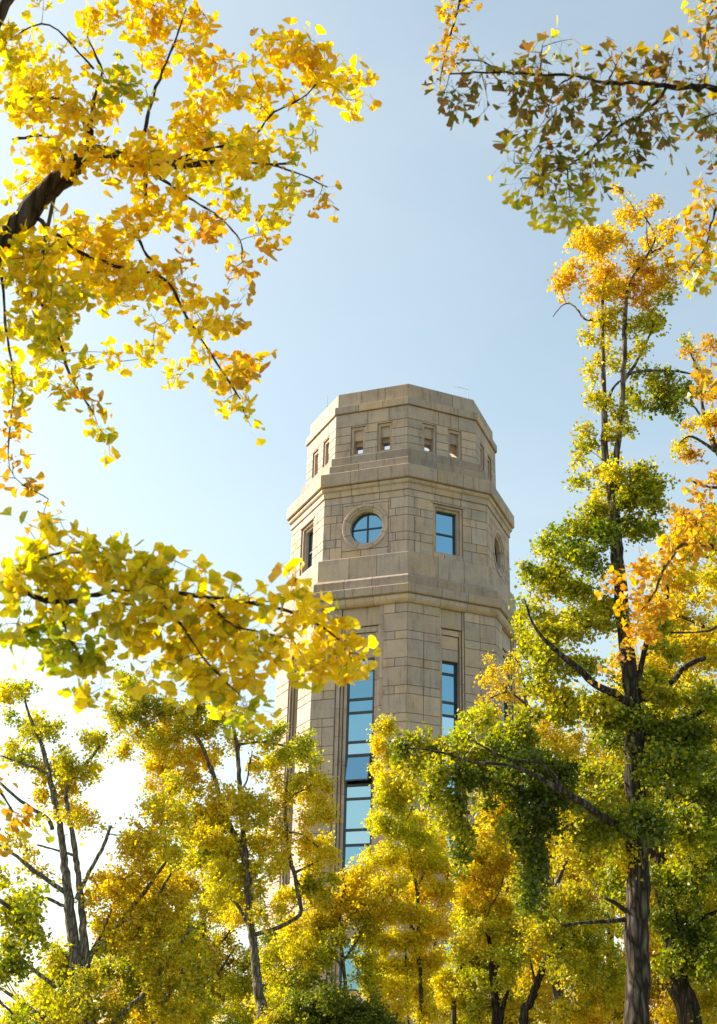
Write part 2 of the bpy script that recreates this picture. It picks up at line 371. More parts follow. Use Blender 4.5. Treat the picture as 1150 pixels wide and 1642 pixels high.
    roll = [(ap(5.4), 19.6), (ap(5.95), 19.6), (ap(6.03), 19.66), (ap(6.09), 19.75), (ap(6.11), 19.84), (ap(6.09), 19.93), (ap(6.04), 20.0), (ap(5.4), 20.0)]
    band(mb, jm, roll, (-.68, .67), 1.0)
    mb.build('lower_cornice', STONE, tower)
    # --- shaft
    mb = MB(); ao = ap(5.89); rows = [19.6]; z = 19.15; t_ = True
    while z > 3.2:
        rows.append(z); z -= (.86 if t_ else .385); t_ = not t_
    rows.append(3.06)
    for k in range(8):
        W = 1.11 if k % 2 else .62
        brk = srng.random
        def ub(i):
            if W > 1: return (-1.68, 1.66) if i % 2 == 0 else ((-1.68,) if brk() < .3 else ())
            return (-1.45, 1.42) if i % 2 == 0 else ((-1.45,) if brk() < .5 else (1.42,))
        field(mb, jm, k, ao, ao-.62, rows, [(-W, W, 3.3, 19.6)], ub)
        steps = [(1.11, .92, .06), (.92, .80, .15), (.80, .64, .25)] if k % 2 else [(.62, .53, .06), (.53, .44, .17)]
        for (ua, ub_, d) in steps:           # stepped jambs in long stones
            zz = 19.6; j = 0
            while zz > 3.3:
                zn = max(3.3, zz-(1.245 if j else .9)); j += 1
                for s_ in (-1, 1):
                    x0, x1 = sorted((s_*ua, s_*ub_))
                    stone(mb, jm, k, x0, x1, False, False, ao-d, ao-.62, zn, zz, g=.006)
                zz = zn
        iw = steps[-1][1]
        stone(mb, jm, k, -steps[0][1], steps[0][1], False, False, ao-.13 if k % 2 else ao-.10, ao-.5, 18.71, 19.6)
        stone(mb, jm, k, -steps[1][1] if k % 2 else -iw, steps[1][1] if k % 2 else iw, False, False, ao-.20, ao-.5, 18.42, 18.70)
        for (a0, a1) in ((17.79, 18.42), (17.24, 17.79), (6.9, 7.8), (6.1, 6.9), (5.3, 6.1)): stone(mb, jm, k, -iw, iw, False, False, ao-.27, ao-.5, a0, a1)
    mb.build('shaft_wall', STONE, tower)
    for k in range(8):
        wide = k % 2; iw = .64 if wide else .44
        f = MB(); a = ao-(.36 if wide else .50)
        tr = [16.69, 15.39, 14.79, 13.48, 12.90, 11.60, 11.02, 9.71, 9.08]
        pane_frame(f, k, -iw, iw, 7.8, 17.24, a, .075, .09)
        for z in tr: box(f, k, -iw+.075, iw-.075, a, a+.075, z-.055, z+.055)
        wd = f.build('tall_window', FRAME, tower)
        g = MB(); zs = [7.86]+sorted(tr)+[17.18]
        for i in range(len(zs)-1):
            if k == 1 and abs(zs[i]-11.60) < .01: g.build('glass_pane', GLASS, wd); g = MB(); continue
            dz = srng.uniform(-.006, .006); du = srng.uniform(-.004, .004)
            gt = srng.choice([(1.2, 1.1, 1.05), (1.5, 1.22, 1.1), (1.75, 1.36, 1.2), (1.95, 1.4, 1.25)]) if zs[i] < 14.5 else (.85+.1*srng.random(),)*3
            g.add([fp(k, -iw+.07, a+.03-du, zs[i]), fp(k, iw-.07, a+.03+du, zs[i]), fp(k, iw-.07, a+.03+du+dz, zs[i+1]), fp(k, -iw+.07, a+.03-du+dz, zs[i+1])], [[0, 1, 2, 3]], gt)
        g.build('glass_pane', GLASS, wd)
        if k == 1:   # the awning sash standing open, a stair landing lit behind it
            s = MB(); h = 1.17; tilt = RAD(14); zt = 12.85
            def q(u, t, o): return fp(k, u, a+.10+sin(tilt)*t+o*cos(tilt), zt-cos(tilt)*t+o*sin(tilt))
            def bx(m_, u0, u1, t0, t1, o0, o1):
                V = [q(u, t, o) for o in (o0, o1) for (u, t) in ((u0, t0), (u1, t0), (u1, t1), (u0, t1))]
                m_.add(V, [[0, 1, 2, 3], [4, 7, 6, 5], [0, 4, 5, 1], [1, 5, 6, 2], [2, 6, 7, 3], [3, 7, 4, 0]])
            ww = .56
            for (u0, u1, t0, t1) in ((-ww, -ww+.05, 0, h), (ww-.05, ww, 0, h), (-ww+.05, ww-.05, 0, .05), (-ww+.05, ww-.05, h-.06, h)): bx(s, u0, u1, t0, t1, 0, .045)
            sh = s.build('open_sash', FRAME, wd); sh['label'] = 'awning sash tilted open'
            g2 = MB(); g2.add([q(-ww+.04, .04, .02), q(ww-.04, .04, .02), q(ww-.04, h-.05, .02), q(-ww+.04, h-.05, .02)], [[0, 1, 2, 3]]); g2.build('sash_glass', GLASS, wd)
        f = MB(); pane_frame(f, k, -iw, iw, 3.3, 5.3, a, .07, .09)
        for z in (4.6,): box(f, k, -iw+.07, iw-.07, a, a+.075, z-.05, z+.05)
        wd = f.build('lower_window', FRAME, tower)
        g = MB(); g.add([fp(k, -iw+.06, a+.03, 3.35), fp(k, iw-.06, a+.03, 3.35), fp(k, iw-.06, a+.03, 5.25), fp(k, -iw+.06, a+.03, 5.25)], [[0, 1, 2, 3]]); g.build('glass_pane', GLASS, wd)
    # --- base
    mb = MB()
    band(mb, jm, [(ap(5.2), 2.6), (ap(6.25), 2.6), (ap(6.25), 3.0), (ap(6.2), 3.06), (ap(5.2), 3.06)], (-.8, .8), 1.0)
    for k in range(8): field(mb, jm, k, ap(6.1), ap(6.1)-.6, [2.6, 1.8, 1.0, .2, -.6, -1.6], [], lambda i: (-1.4, 0, 1.4) if i % 2 else (-.8, .8))
    mb.build('base_wall', STONE, tower)
    jm.build('mortar', JOINT, tower)
    co = MB(); r_ = ap(5.35)-.46
    V = [fp(k, r_*T8, r_, -1.55) for k in range(8)]+[fp(k, r_*T8, r_, 22.3) for k in range(8)]
    r2 = ap(4.6)
    V += [fp(k, r2*T8, r2, 22.3) for k in range(8)]+[fp(k, r2*T8, r2, 27.3) for k in range(8)]
    co.add(V, [[i, (i+1) % 8, 8+(i+1) % 8, 8+i] for i in range(8)]+[[16+i, 16+(i+1) % 8, 24+(i+1) % 8, 24+i] for i in range(8)]+[list(range(24, 32)), list(range(8, 16))])
    co.build('dark_core', INSIDE, tower)  # solid core; the shade of the interior is put into its dark colour
build_tower()

def tube(mb, pts, rs, n=6, c=(1, 1, 1)):
    pts = [np.array(p, float) for p in pts]; V = []; F = []
    ref = np.array([.3, .9, .25])
    for i, p in enumerate(pts):
        d = pts[min(i+1, len(pts)-1)]-pts[max(i-1, 0)]; d /= np.linalg.norm(d)+1e-9
        s = np.cross(d, ref); s /= np.linalg.norm(s)+1e-9; t = np.cross(d, s)
        for j in range(n):
            th = 2*pi*j/n; V.append(p+rs[i]*(cos(th)*s+sin(th)*t))
    for i in range(len(pts)-1):
        for j in range(n): F.append([i*n+j, i*n+(j+1) % n, (i+1)*n+(j+1) % n, (i+1)*n+j])
    F += [list(range(n))[::-1], [len(V)-n+j for j in range(n)]]
    mb.add(V, F, c)
# roof fittings: thin rods standing on the parapet
def roof_bits():
    m = MB(); b = fp(2, 1.02, ap(4.62), 31.385); c = fp(2, 1.60, ap(4.62), 31.385)
    up = lambda p, h: (p[0], p[1], p[2]+h)
    tube(m, [b, up(b, .62)], [.012, .012], 5); tube(m, [c, up(c, .70)], [.012, .012], 5); tube(m, [up(b, .60), up(c, .60)], [.010, .010], 5)
    e = tuple(np.array(b)*1.03-np.array([0, 0, b[2]*.03-.60])); tube(m, [up(b, .60), (b[0]-.22, b[1], b[2]+.60)], [.008, .008], 5)
    o = m.build('roof_rail', STEEL, None, origin=b); tag(o, 'thin steel rail standing on the tower parapet, right of the ridge', 'rail')
    m = MB(); b = fp(0, .0, ap(4.62), 31.385)
    tube(m, [b, up(b, .25)], [.03, .02], 6); tube(m, [up(b, .2), up(b, .95)], [.012, .006], 5)
    o = m.build('lightning_rod', STEEL, None, origin=b); tag(o, 'thin upright lightning rod on the left end of the tower parapet', 'lightning rod')
roof_bits()

# ------------------------------------------------------------------ trees
PAL = {  # linear leaf colours: (centre, edge, weight)
 'yellow': [((.72, .60, .015), (.76, .62, .015), 5), ((.56, .55, .015), (.72, .61, .02), 3.5), ((.36, .40, .02), (.58, .50, .02), 1.5), ((.76, .50, .02), (.70, .42, .02), .6)],
 'lemon':  [((.76, .66, .02), (.80, .68, .02), 5), ((.60, .60, .02), (.74, .66, .02), 3), ((.40, .46, .02), (.60, .56, .02), 1.2), ((.80, .58, .02), (.78, .50, .02), 1.2)],
 'near':   [((.86, .64, .01), (.88, .63, .015), 6), ((.70, .60, .012), (.86, .64, .015), 3), ((.32, .38, .02), (.62, .52, .02), 1.4), ((.80, .52, .02), (.66, .34, .02), .8)],
 'lime':   [((.54, .52, .02), (.64, .55, .02), 4), ((.36, .43, .02), (.54, .51, .02), 3), ((.68, .54, .015), (.72, .54, .02), 2.5), ((.20, .29, .02), (.34, .38, .02), 1)],
 'gold':   [((.66, .53, .012), (.66, .50, .012), 5), ((.64, .45, .015), (.60, .38, .015), 1.2), ((.50, .49, .015), (.62, .51, .02), 3), ((.26, .32, .02), (.40, .40, .02), 1.4)],
 'orange': [((.72, .50, .035), (.72, .46, .04), 4), ((.68, .42, .04), (.62, .35, .04), 2), ((.64, .52, .02), (.66, .47, .02), 3)],
 'green':  [((.17, .24, .012), (.28, .31, .015), 4), ((.28, .32, .012), (.40, .39, .015), 3.2), ((.46, .44, .012), (.56, .48, .015), 2.4), ((.08, .13, .01), (.13, .18, .012), 1.6)],
 'dgreen': [((.075, .12, .01), (.11, .15, .012), 4), ((.13, .18, .012), (.19, .22, .015), 3), ((.28, .29, .012), (.36, .34, .015), 1.2)],
 'mixed':  [((.32, .34, .02), (.44, .40, .02), 3), ((.18, .24, .02), (.28, .30, .02), 2), ((.54, .47, .015), (.58, .44, .02), 2.6)],
 'brown':  [((.09, .13, .012), (.24, .115, .03), 4), ((.07, .11, .01), (.16, .13, .015), 3), ((.22, .12, .025), (.24, .11, .03), 1.8), ((.36, .30, .02), (.42, .26, .02), .5)],
 'rust':   [((.62, .39, .03), (.56, .25, .03), 4), ((.42, .37, .02), (.54, .27, .03), 3), ((.68, .48, .02), (.64, .36, .02), 2.5)],
}
def noise3(p, s, seed):
    q = p*s+seed*7.13
    return (np.sin(q[:, 0]*1.7+q[:, 1]*1.1+1.3*np.sin(q[:, 2]*1.3))+np.sin(q[:, 1]*1.9-q[:, 2]*1.4+seed)+np.sin(q[:, 2]*2.1+q[:, 0]*.8+2*seed))/3
def nrm(v): return v/(np.linalg.norm(v, axis=-1, keepdims=True)+1e-9)

NEARV = None
def leaf_template(near, narrow=1.0):
    if near:
        th = np.radians(np.array([-62, -50, -28, -3, 4, 26, 47, 60])*narrow); rr = np.array([.97, 1.02, .97, .80, .84, .98, 1.03, .94])
        V = [(0, 0)]+[(sin(t)*r, cos(t)*r*.92) for t, r in zip(th, rr)]
        F = [[0, i+1, i, ] for i in range(1, 8)]
        return np.array(V), F
    return np.array([(0, 0), (.66, .62), (.0, .92), (-.66, .62)]), [[0, 1, 2, 3]]

def make_leaves(pos, axis, pals, size, near, seed, narrow=1.0, petiole=True):
    """pos: spur points (n,3); axis: pointing direction of the leaf"""
    n = len(pos); r = np.random.default_rng(seed)
    up = nrm(r.normal(size=(n, 3))+np.array([0, 0, .9]))
    side = nrm(np.cross(axis, up)); nor = np.cross(side, axis)
    s = size*r.uniform(.52, 1.2, n)[:, None]
    T, F = leaf_template(near, narrow)
    pl = (size*r.uniform(.5, 1.1, n)*(1 if narrow == 1 else 1.35))[:, None] if near else (size*r.uniform(.1, .5, n))[:, None]
    base = pos+axis*pl
    fold = r.uniform(-.35, .55, n)[:, None]; cup = r.uniform(-.5, .35, n)[:, None]; asy = r.uniform(.75, 1.2, n)[:, None]
    m = len(T); V = np.zeros((n, m, 3)); C = np.zeros((n, m, 3))
    # colours
    cc = np.zeros((n, 3)); ce = np.zeros((n, 3))
    nz = noise3(pos, 1.6 if near else .9, seed % 17)*.5+.5
    for pi_, name in enumerate(sorted(set(pals))):
        idx = np.where(np.array(pals) == name)[0]; pl_ = PAL[name]; wts = np.array([x[2] for x in pl_]); wts = wts/wts.sum()
        pick = np.clip(r.normal(nz[idx], .28), 0, .9999); order = np.argsort([x[0][0]-x[0][1]*.6 for x in pl_]); cum = np.cumsum(wts[order])
        k = order[np.minimum(np.searchsorted(cum, pick), len(order)-1)]
        A = np.array([x[0] for x in pl_]); B = np.array([x[1] for x in pl_]); cc[idx] = A[k]; ce[idx] = B[k]
    j = r.uniform(.80, 1.14, (n, 1)); cc *= j; ce *= j*r.uniform(.9, 1.1, (n, 3))
    for i, (x, y) in enumerate(T):
        xx = x*(asy if x > 0 else 1/asy*.96)
        jit = 1+(r.uniform(-.12, .10, (n, 1)) if i else 0)
        V[:, i] = base+s*jit*(side*xx*.82+axis*y+nor*(abs(x)*fold+(x*x+y*y)*cup*.35))
        t = min(1, math.hypot(x, y)); C[:, i] = cc*(1-t**2)+ce*t**2
        if near and i:      # fan ribs and dry brown margins on some leaves
            C[:, i] *= 1+(.10 if i % 2 else -.10)+r.uniform(-.06, .06, (n, 1))
            dry = (r.random(n) < .07)[:, None]; C[:, i] = np.where(dry, C[:, i]*.35+np.array([.20, .085, .02])*.65, C[:, i])
    V = V.reshape(-1, 3); C = C.reshape(-1, 3)
    offs = (np.arange(n)*m)[:, None, None]
    faces = [(np.array(F)[None]+offs).reshape(-1, len(F[0]))]
    if near and petiole:
        wv = side*.0009; b0 = len(V)
        PV = np.stack([pos-wv, pos+wv, base+wv, base-wv], 1).reshape(-1, 3)
        V = np.concatenate([V, PV]); C = np.concatenate([C, np.repeat(cc*.7, 4, 0)])
        faces.append(b0+(np.arange(n)*4)[:, None]+np.arange(4)[None])
    return V, faces, np.clip(C, 0, .9)

def smooth_path(pts, sub=4):
    """pts (n, 4): catmull-rom through x, y, z, radius"""
    pts = np.array(pts); out = []
    for i in range(len(pts)-1):
        p0, p1, p2, p3 = pts[max(i-1, 0)], pts[i], pts[i+1], pts[min(i+2, len(pts)-1)]
        for t in np.linspace(0, 1, sub, endpoint=False):
            out.append(.5*((2*p1)+(-p0+p2)*t+(2*p0-5*p1+4*p2-p3)*t*t+(-p0+3*p1-3*p2+p3)*t**3))
    out.append(pts[-1]); return np.array(out)

TREES = []
FAR = 4.0
def tree(label, H, limbs, blobs, size, dens=1.5, near=False, spread=1.0, seed=1, group=None, bark=None, ground_from=0, name='ginkgo_tree', twig_r=None, cat='tree', sides=7, zoff=0, root=None, maxspur=5, depthmul=1.0, narrow=1.0, droop=.35):
    """limbs: lists of (px, py, width_px[, dH]) ; blobs: (px, py, rx, ry, palette[, dH[, density]])"""
    r = np.random.default_rng(seed)
    wood = MB(); nodes = []
    if near:      # the part of the tree outside the picture is in leaf too
        blobs = list(blobs); off = [p for p in blobs if False]
        for L_ in limbs:
            for q0, q1 in zip(L_[:-1], L_[1:]):
                for f in (0, .33, .66):
                    x = q0[0]+(q1[0]-q0[0])*f; y = q0[1]+(q1[1]-q0[1])*f; dh = (q0[3] if len(q0) > 3 else 0)
                    if (x < -95 or x > 1245 or y < -95) and q0[2] < 32: blobs.append((x+r.uniform(-20, 20), y+r.uniform(-50, 50), 55, 50, blobs[len(blobs)//2][4], dh, .30))
    pxm = lambda p: np.linalg.norm((p-CAM)@_fw)/F_PX
    for li, L_ in enumerate(limbs):
        pts = []
        for q in L_:
            p = P(q[0], q[1], H+(q[3] if len(q) > 3 else 0)); pts.append((*p, q[2]*.5*pxm(p)))
        if li == 0:
            p = pts[0]
            if root is None: rx, ry = p[0]+.05, p[1]
            else: rx, ry = root
            g0 = (rx, ry, -.15, p[3]*1.25+.02); mid = (p[0]*.8+rx*.2, p[1]*.8+ry*.2, p[2]*.55, p[3]*1.1)
            if root is not None and p[2] > 2.2: mid = (rx, ry, p[2]*.8, p[3]*1.15); g0 = (rx, ry, -.15, p[3]*1.7+.05)
            pts = [g0, mid]+pts; base = (rx, ry, 0)
        sp = smooth_path(pts, 5); sp[:, 3] = np.maximum(sp[:, 3], .002)
        jit = r.normal(0, 1, (len(sp), 3))*sp[:, 3:4]*np.where(sp[:, 3:4] < .02, .38, .10); jit[0] = 0; sp[:, :3] += jit
        tube(wood, sp[:, :3], sp[:, 3]*np.where(sp[:, 3] < .02, r.uniform(.75, 1.35, len(sp)), r.uniform(.93, 1.07, len(sp))), 12 if sp[0, 3] > .07 else sides)
        keep = sp if li else sp[8:]
        nodes.append(keep)
    nodes = np.concatenate(nodes)
    npos = nodes[:, :3]; nrad = nodes[:, 3]
    att = []; apal = []
    la = size*size*.75
    for b in blobs:
        cx, cy, rx, ry, pal = b[:5]; dH = b[5] if len(b) > 5 else 0; dm = b[6] if len(b) > 6 else 1
        c = P(cx, cy, H+dH); m = pxm(c); RX, RZ = rx*m, ry*m; RY = .5*(RX+RZ)*depthmul
        n = pi*RX*RZ*dens*dm*(1.0 if near else FAR)/la/ (4.2*2.6)
        n = int(n)+(r.random() < n % 1)
        if n < 1: n = 1
        q = nrm(r.normal(size=(n, 3)))*(r.random((n, 1))**.40)
        if not near: q *= 1.12*np.exp(r.normal(0, .30, (n, 1)))
        pt = c+q[:, :1]*RX*_r+q[:, 2:]*RZ*_u+q[:, 1:2]*RY*_fw+(np.array([0, 1, 0])*r.normal(0, spread, (1, 1)))*.5
        att.append(pt); apal += [pal]*n
    att = np.concatenate(att); apal = np.array(apal)
    # connect every shoot to the nearest wood, closest shoots first
    d0 = np.array([np.min(np.linalg.norm(npos-a, axis=1)) for a in att])
    order = np.argsort(d0); pool = np.zeros((len(npos)+len(att)*4, 3)); pool[:len(npos)] = npos; cnt = len(npos)
    tr = twig_r or (size*.035 if near else size*.055)
    spur = []; sdir = []; spal = []
    TV = []; 
    for ai in order:
        a = att[ai]; dd = np.linalg.norm(pool[:cnt]-a, axis=1); j = int(np.argmin(dd)); p0 = pool[j]; L = dd[j]
        if L < 1e-4: continue
        bend = r.normal(0, .10*L, 3); bend[2] += .06*L
        ks = 4; pl = [p0+(a-p0)*t+bend*4*t*(1-t)*.6 for t in np.linspace(0, 1, ks+1)]
        rb = tr*(1+min(3.0, L/(size*8)))
        TV.append((pl, [rb*(1-.6*t) for t in np.linspace(0, 1, ks+1)]))
        pool[cnt:cnt+4] = pl[1:]; cnt += 4
        dr = (a-p0)/L; lo = max(0.0, 1-size*9/L)
        ns = 4 if near else 6
        for t in np.linspace(max(lo, .1), 1.0, ns):
            i0 = min(int(t*ks), ks-1); f = t*ks-i0; s_ = pl[i0]*(1-f)+pl[i0+1]*f
            spur.append(s_+r.normal(0, size*.25, 3)); sdir.append(dr); spal.append(apal[ai])
    for pl, rs in TV: tube(wood, pl, rs, 4)
    spur = np.array(spur); sdir = np.array(sdir); spal = np.array(spal)
    k = r.integers(2 if near else 3, maxspur+(1 if near else 4), len(spur)); idx = np.repeat(np.arange(len(spur)), k)
    pos = spur[idx]+r.normal(0, size*(.12 if near else .85), (len(idx), 3)); n = len(pos)
    axis = nrm(sdir[idx]*.35+r.normal(size=(n, 3))*.75+np.array([0, 0, -droop if near else -.1]))
    V, Fc, C = make_leaves(pos, axis, spal[idx], size, near, seed, narrow)
    root_o = empty(name, base); tag(root_o, label, cat, group)
    b3 = np.array(base)
    wood.v = [tuple(np.array(v)-b3) for v in wood.v]
    wood.build('trunk', bark or BARK, root_o, smooth=True)
    link('crown', mesh('crown', V-b3, Fc, LEAF, C), root_o)
    TREES.append((label[:30], n))
    return root_o

def Z(blobs, s, ox, oy, pal=None):
    """blobs measured in an enlargement: scale s, offset (ox, oy)"""
    out = []
    for b in blobs:
        q = list(b); pl = q.pop(4) if len(q) > 4 and isinstance(q[4], str) else pal
        out.append((ox+q[0]/s, oy+q[1]/s, q[2]/s, q[3]/s, pl)+tuple(q[4:]))
    return out
def ZL(l, s, ox, oy): return [(ox+q[0]/s, oy+q[1]/s, q[2])+tuple(q[3:]) for q in l]
# --- upper left: big near bough of a tree standing left of the eye
A4 = (1.855, 0, 0); A5 = (1.855, 0, 420); A6 = (1.855, 0, 820)
up_left = Z([
 (60,60,80,60),(20,130,50,60),(180,30,50,28),(260,25,60,38,'near',0,.7),(340,50,80,40),(420,70,45,50),(500,50,100,50),(600,70,45,50),(480,140,55,50),(560,170,60,55),(590,225,60,45),(640,220,50,45,'near',0,.7),(430,30,80,30),
 (130,195,90,45,'near',0,.8),(60,240,80,70),(285,240,60,45,'near',0,.9),(320,200,30,40),(200,290,50,30),(240,150,22,22,'near',0,.5),
 (740,130,40,30,'rust',0,.6),(850,175,100,50),(950,200,110,55),(1035,200,50,60),(1090,140,25,25,'rust',0,.5),(790,105,25,18,'rust',0,.6),(860,105,20,16,'rust',0,.6),(820,270,110,50),(940,260,80,35),(1040,290,35,30),(730,290,80,50),(1090,240,20,20,'near',0,.6),(920,350,14,14,'near',0,.5),
 (100,350,130,80),(230,390,110,50),(400,370,110,45,'mixed'),(520,360,120,60),(620,330,90,50),(700,400,100,50),(600,450,140,60),(400,450,110,50),(750,490,90,50),(850,465,60,35,'near',0,.7),(870,550,70,45,'near',0,.8),(930,595,25,25,'rust',0,.5),(980,572,14,14,'rust',0,.6),(860,610,50,30,'near',0,.6),(790,600,60,40,'near',0,.6),(700,560,80,55),(600,560,110,55),(450,560,130,60),(300,560,120,65),(160,480,110,60),(60,500,60,70),
 (250,650,150,75),(400,670,100,55),(500,620,70,40),(210,760,150,75),(350,780,90,65),(480,780,50,50),(560,790,25,25,'rust',0,.7),(60,700,60,50),(40,790,60,60),(545,658,24,12,'rust',0,.7),(605,700,22,12,'rust',0,.7),(615,655,14,18,'rust',0,.7),(720,793,20,10,'rust',0,.7),(780,685,22,14,'near',0,.7),(810,715,18,14,'rust',0,.7),(905,455,20,12,'near',0,.4),(940,495,12,14,'near',0,.4),(760,630,22,14,'near',0,.6)],*A4,'near')
up_left += Z([
 (100,60,150,85),(300,60,130,75),(430,60,70,60),(540,15,20,22),(100,180,130,75),(230,150,110,60),(320,235,55,30),(210,275,75,45),(80,290,90,55),(50,370,55,40),(180,320,50,30),(205,390,45,32,'near',0,.8),(215,455,30,22,'near',0,.8),(280,495,50,28,'near',0,.9),(300,545,28,14,'near',0,.8),(70,450,40,35,'rust',0,.7),(15,510,30,50,'rust'),(45,600,35,28,'rust',0,.8),(10,670,30,38,'rust'),(90,655,14,12,'rust',0,.6),(93,745,22,12,'rust',0,.7),(280,372,15,22,'rust',0,.7),(290,428,14,12,'rust',0,.7),
 (470,160,50,42),(425,205,35,32),(435,280,42,32),(490,318,30,20,'near',0,.7),(555,105,45,35),(620,130,40,28),(690,82,14,16,'rust',0,.6),(655,190,55,42),(690,180,40,32),(730,235,30,26,'rust',0,.7),(560,225,40,26,'near',0,.7),(575,265,25,14),(620,310,38,38),(670,350,50,35),(650,405,40,22),(715,370,22,28,'rust',0,.8),(735,435,22,30,'near',0,.8),(760,482,20,10,'near',0,.7),(765,255,14,14,'rust',0,.5),(750,155,14,12,'rust',0,.5),(705,275,14,12,'rust',0,.5),(655,268,16,14,'rust',0,.5),(510,330,14,12,'near',0,.5)],*A5,'near')
tree('near ginkgo with thick dark bough across the upper left corner, dense golden leaves', 5.4,
 [[(-330,760,30,-1.5),(-200,620,46,-.6),(-60,478,46),(0,400,40),(60,322,36),(112,275,33),(148,247,32),(205,256,22),(268,265,15),(330,262,9),(400,262,5),(470,262,3)],
  [(-120,470,26),(-60,200,20),(0,25,18),(32,-20,16)],
  [(146,250,15),(143,218,11),(127,182,9),(105,160,6),(60,160,4),(20,155,3)],[(143,215,8),(150,160,6),(163,115,4),(140,60,3)],
  [(225,262,8),(236,190,5),(255,128,4),(283,60,3),(300,10,2)],[(268,266,8),(330,240,5),(400,222,4),(440,180,3),(482,160,3),(525,115,2)],
  [(232,268,9),(232,330,6),(222,380,5),(245,425,4)],[(248,280,5),(310,322,4),(350,347,3),(385,385,2.5),(388,415,2)],
  [(90,300,7),(70,400,6),(60,470,5),(88,522,4),(112,600,4),(150,662,3)],[(60,350,8),(120,400,6),(200,430,5),(262,445,5),(300,508,4),(340,570,4),(385,640,3)],
  [(0,400,6),(10,520,4),(22,620,3),(15,750,2),(78,800,1.4)],[(60,330,7),(20,360,6),(-20,380,5)],[(280,262,7),(400,260,4),(470,275,3),(525,300,2)],[(112,275,6),(80,220,5),(20,225,4)],[(150,110,4),(80,40,3),(20,60,2)]],
 up_left, .053, dens=3.3, near=True, spread=.25, seed=11, bark=BARKD, root=(-3.6,-56.6), depthmul=1.6, maxspur=4)
# --- middle left bough, nearer still
mid = Z([
 (60,90,40,22,'near',0,.7),(110,125,45,25),(185,40,24,14,'near',0,.6),(265,95,45,45),(350,95,35,35,'near',0,.8),(120,150,120,35),(60,220,80,75,'near'),(200,215,130,75),(340,180,120,60),(440,155,70,40,'near'),(500,120,28,20,'near',0,.6),(565,145,12,14,'near',0,.6),(480,230,110,60,'near'),(610,230,50,50),(700,250,50,30),(130,320,100,75,'lime'),(210,410,100,60,'lime'),(250,495,60,45),(340,330,120,75,'near'),(500,330,130,85),(640,320,120,70),(760,300,90,48),(850,290,50,40),(878,240,20,20),(890,190,12,14),(975,290,14,18),(925,290,26,22),(560,430,120,75),(550,500,70,45),(650,460,110,60),(690,540,80,40,'lime'),(770,580,16,16,'near',0,.7),(800,400,80,50),(900,390,70,42),(950,430,80,50),(1030,430,55,42),(1090,460,18,34,'near'),(1073,385,12,16,'near',0,.6),(1000,365,40,30,'near'),(440,460,50,40),(375,405,22,22,'near',0,.6),(8,365,18,16),(45,390,14,14,'lime',0,.6),(0,412,14,12)],*A6,'near')
tree('near ginkgo reaching a low leafy bough from mid left before the tower', 4.3,
 [[(-420,1130,24,-.8),(-260,1010,22,-.4),(-120,960,16),(0,935,11),(90,965,8),(170,950,7),(235,945,7),(330,958,6),(420,970,5),(500,995,4),(560,1040,2.5)],
  [(0,935,7),(45,905,5),(110,885,4),(180,893,4),(240,910,3),(275,930,2)],[(235,947,5),(300,950,4),(380,965,3),(465,962,2)],
  [(90,965,5),(110,1020,4),(130,1060,3)],[(330,958,5),(370,1000,4),(400,1010,3),(470,1025,2)],[(240,947,5),(290,1000,4),(330,1060,3),(390,1120,2)]],
 mid, .050, dens=4.6, near=True, spread=.14, seed=12, bark=BARKD, root=(-4.3,-57.4), depthmul=1.4, maxspur=4)
# --- small orange cluster at the left edge
tree('ginkgo spray at the left edge, a low clump of deep golden leaves', 6.5,
 [[(-260,1420,16),(-160,1330,13),(-60,1270,9),(-10,1262,5),(20,1300,3)],[(-60,1270,5),(0,1330,3)]],
 [(10,1243,8,9,'rust'),(0,1272,14,14,'gold'),(22,1300,26,18,'rust'),(12,1320,26,25,'rust'),(40,1330,20,22,'gold'),(15,1350,26,14,'rust')], .054, dens=1.3, near=True, spread=.1, seed=13, bark=BARKD, root=(-4.6,-55.0), maxspur=4)
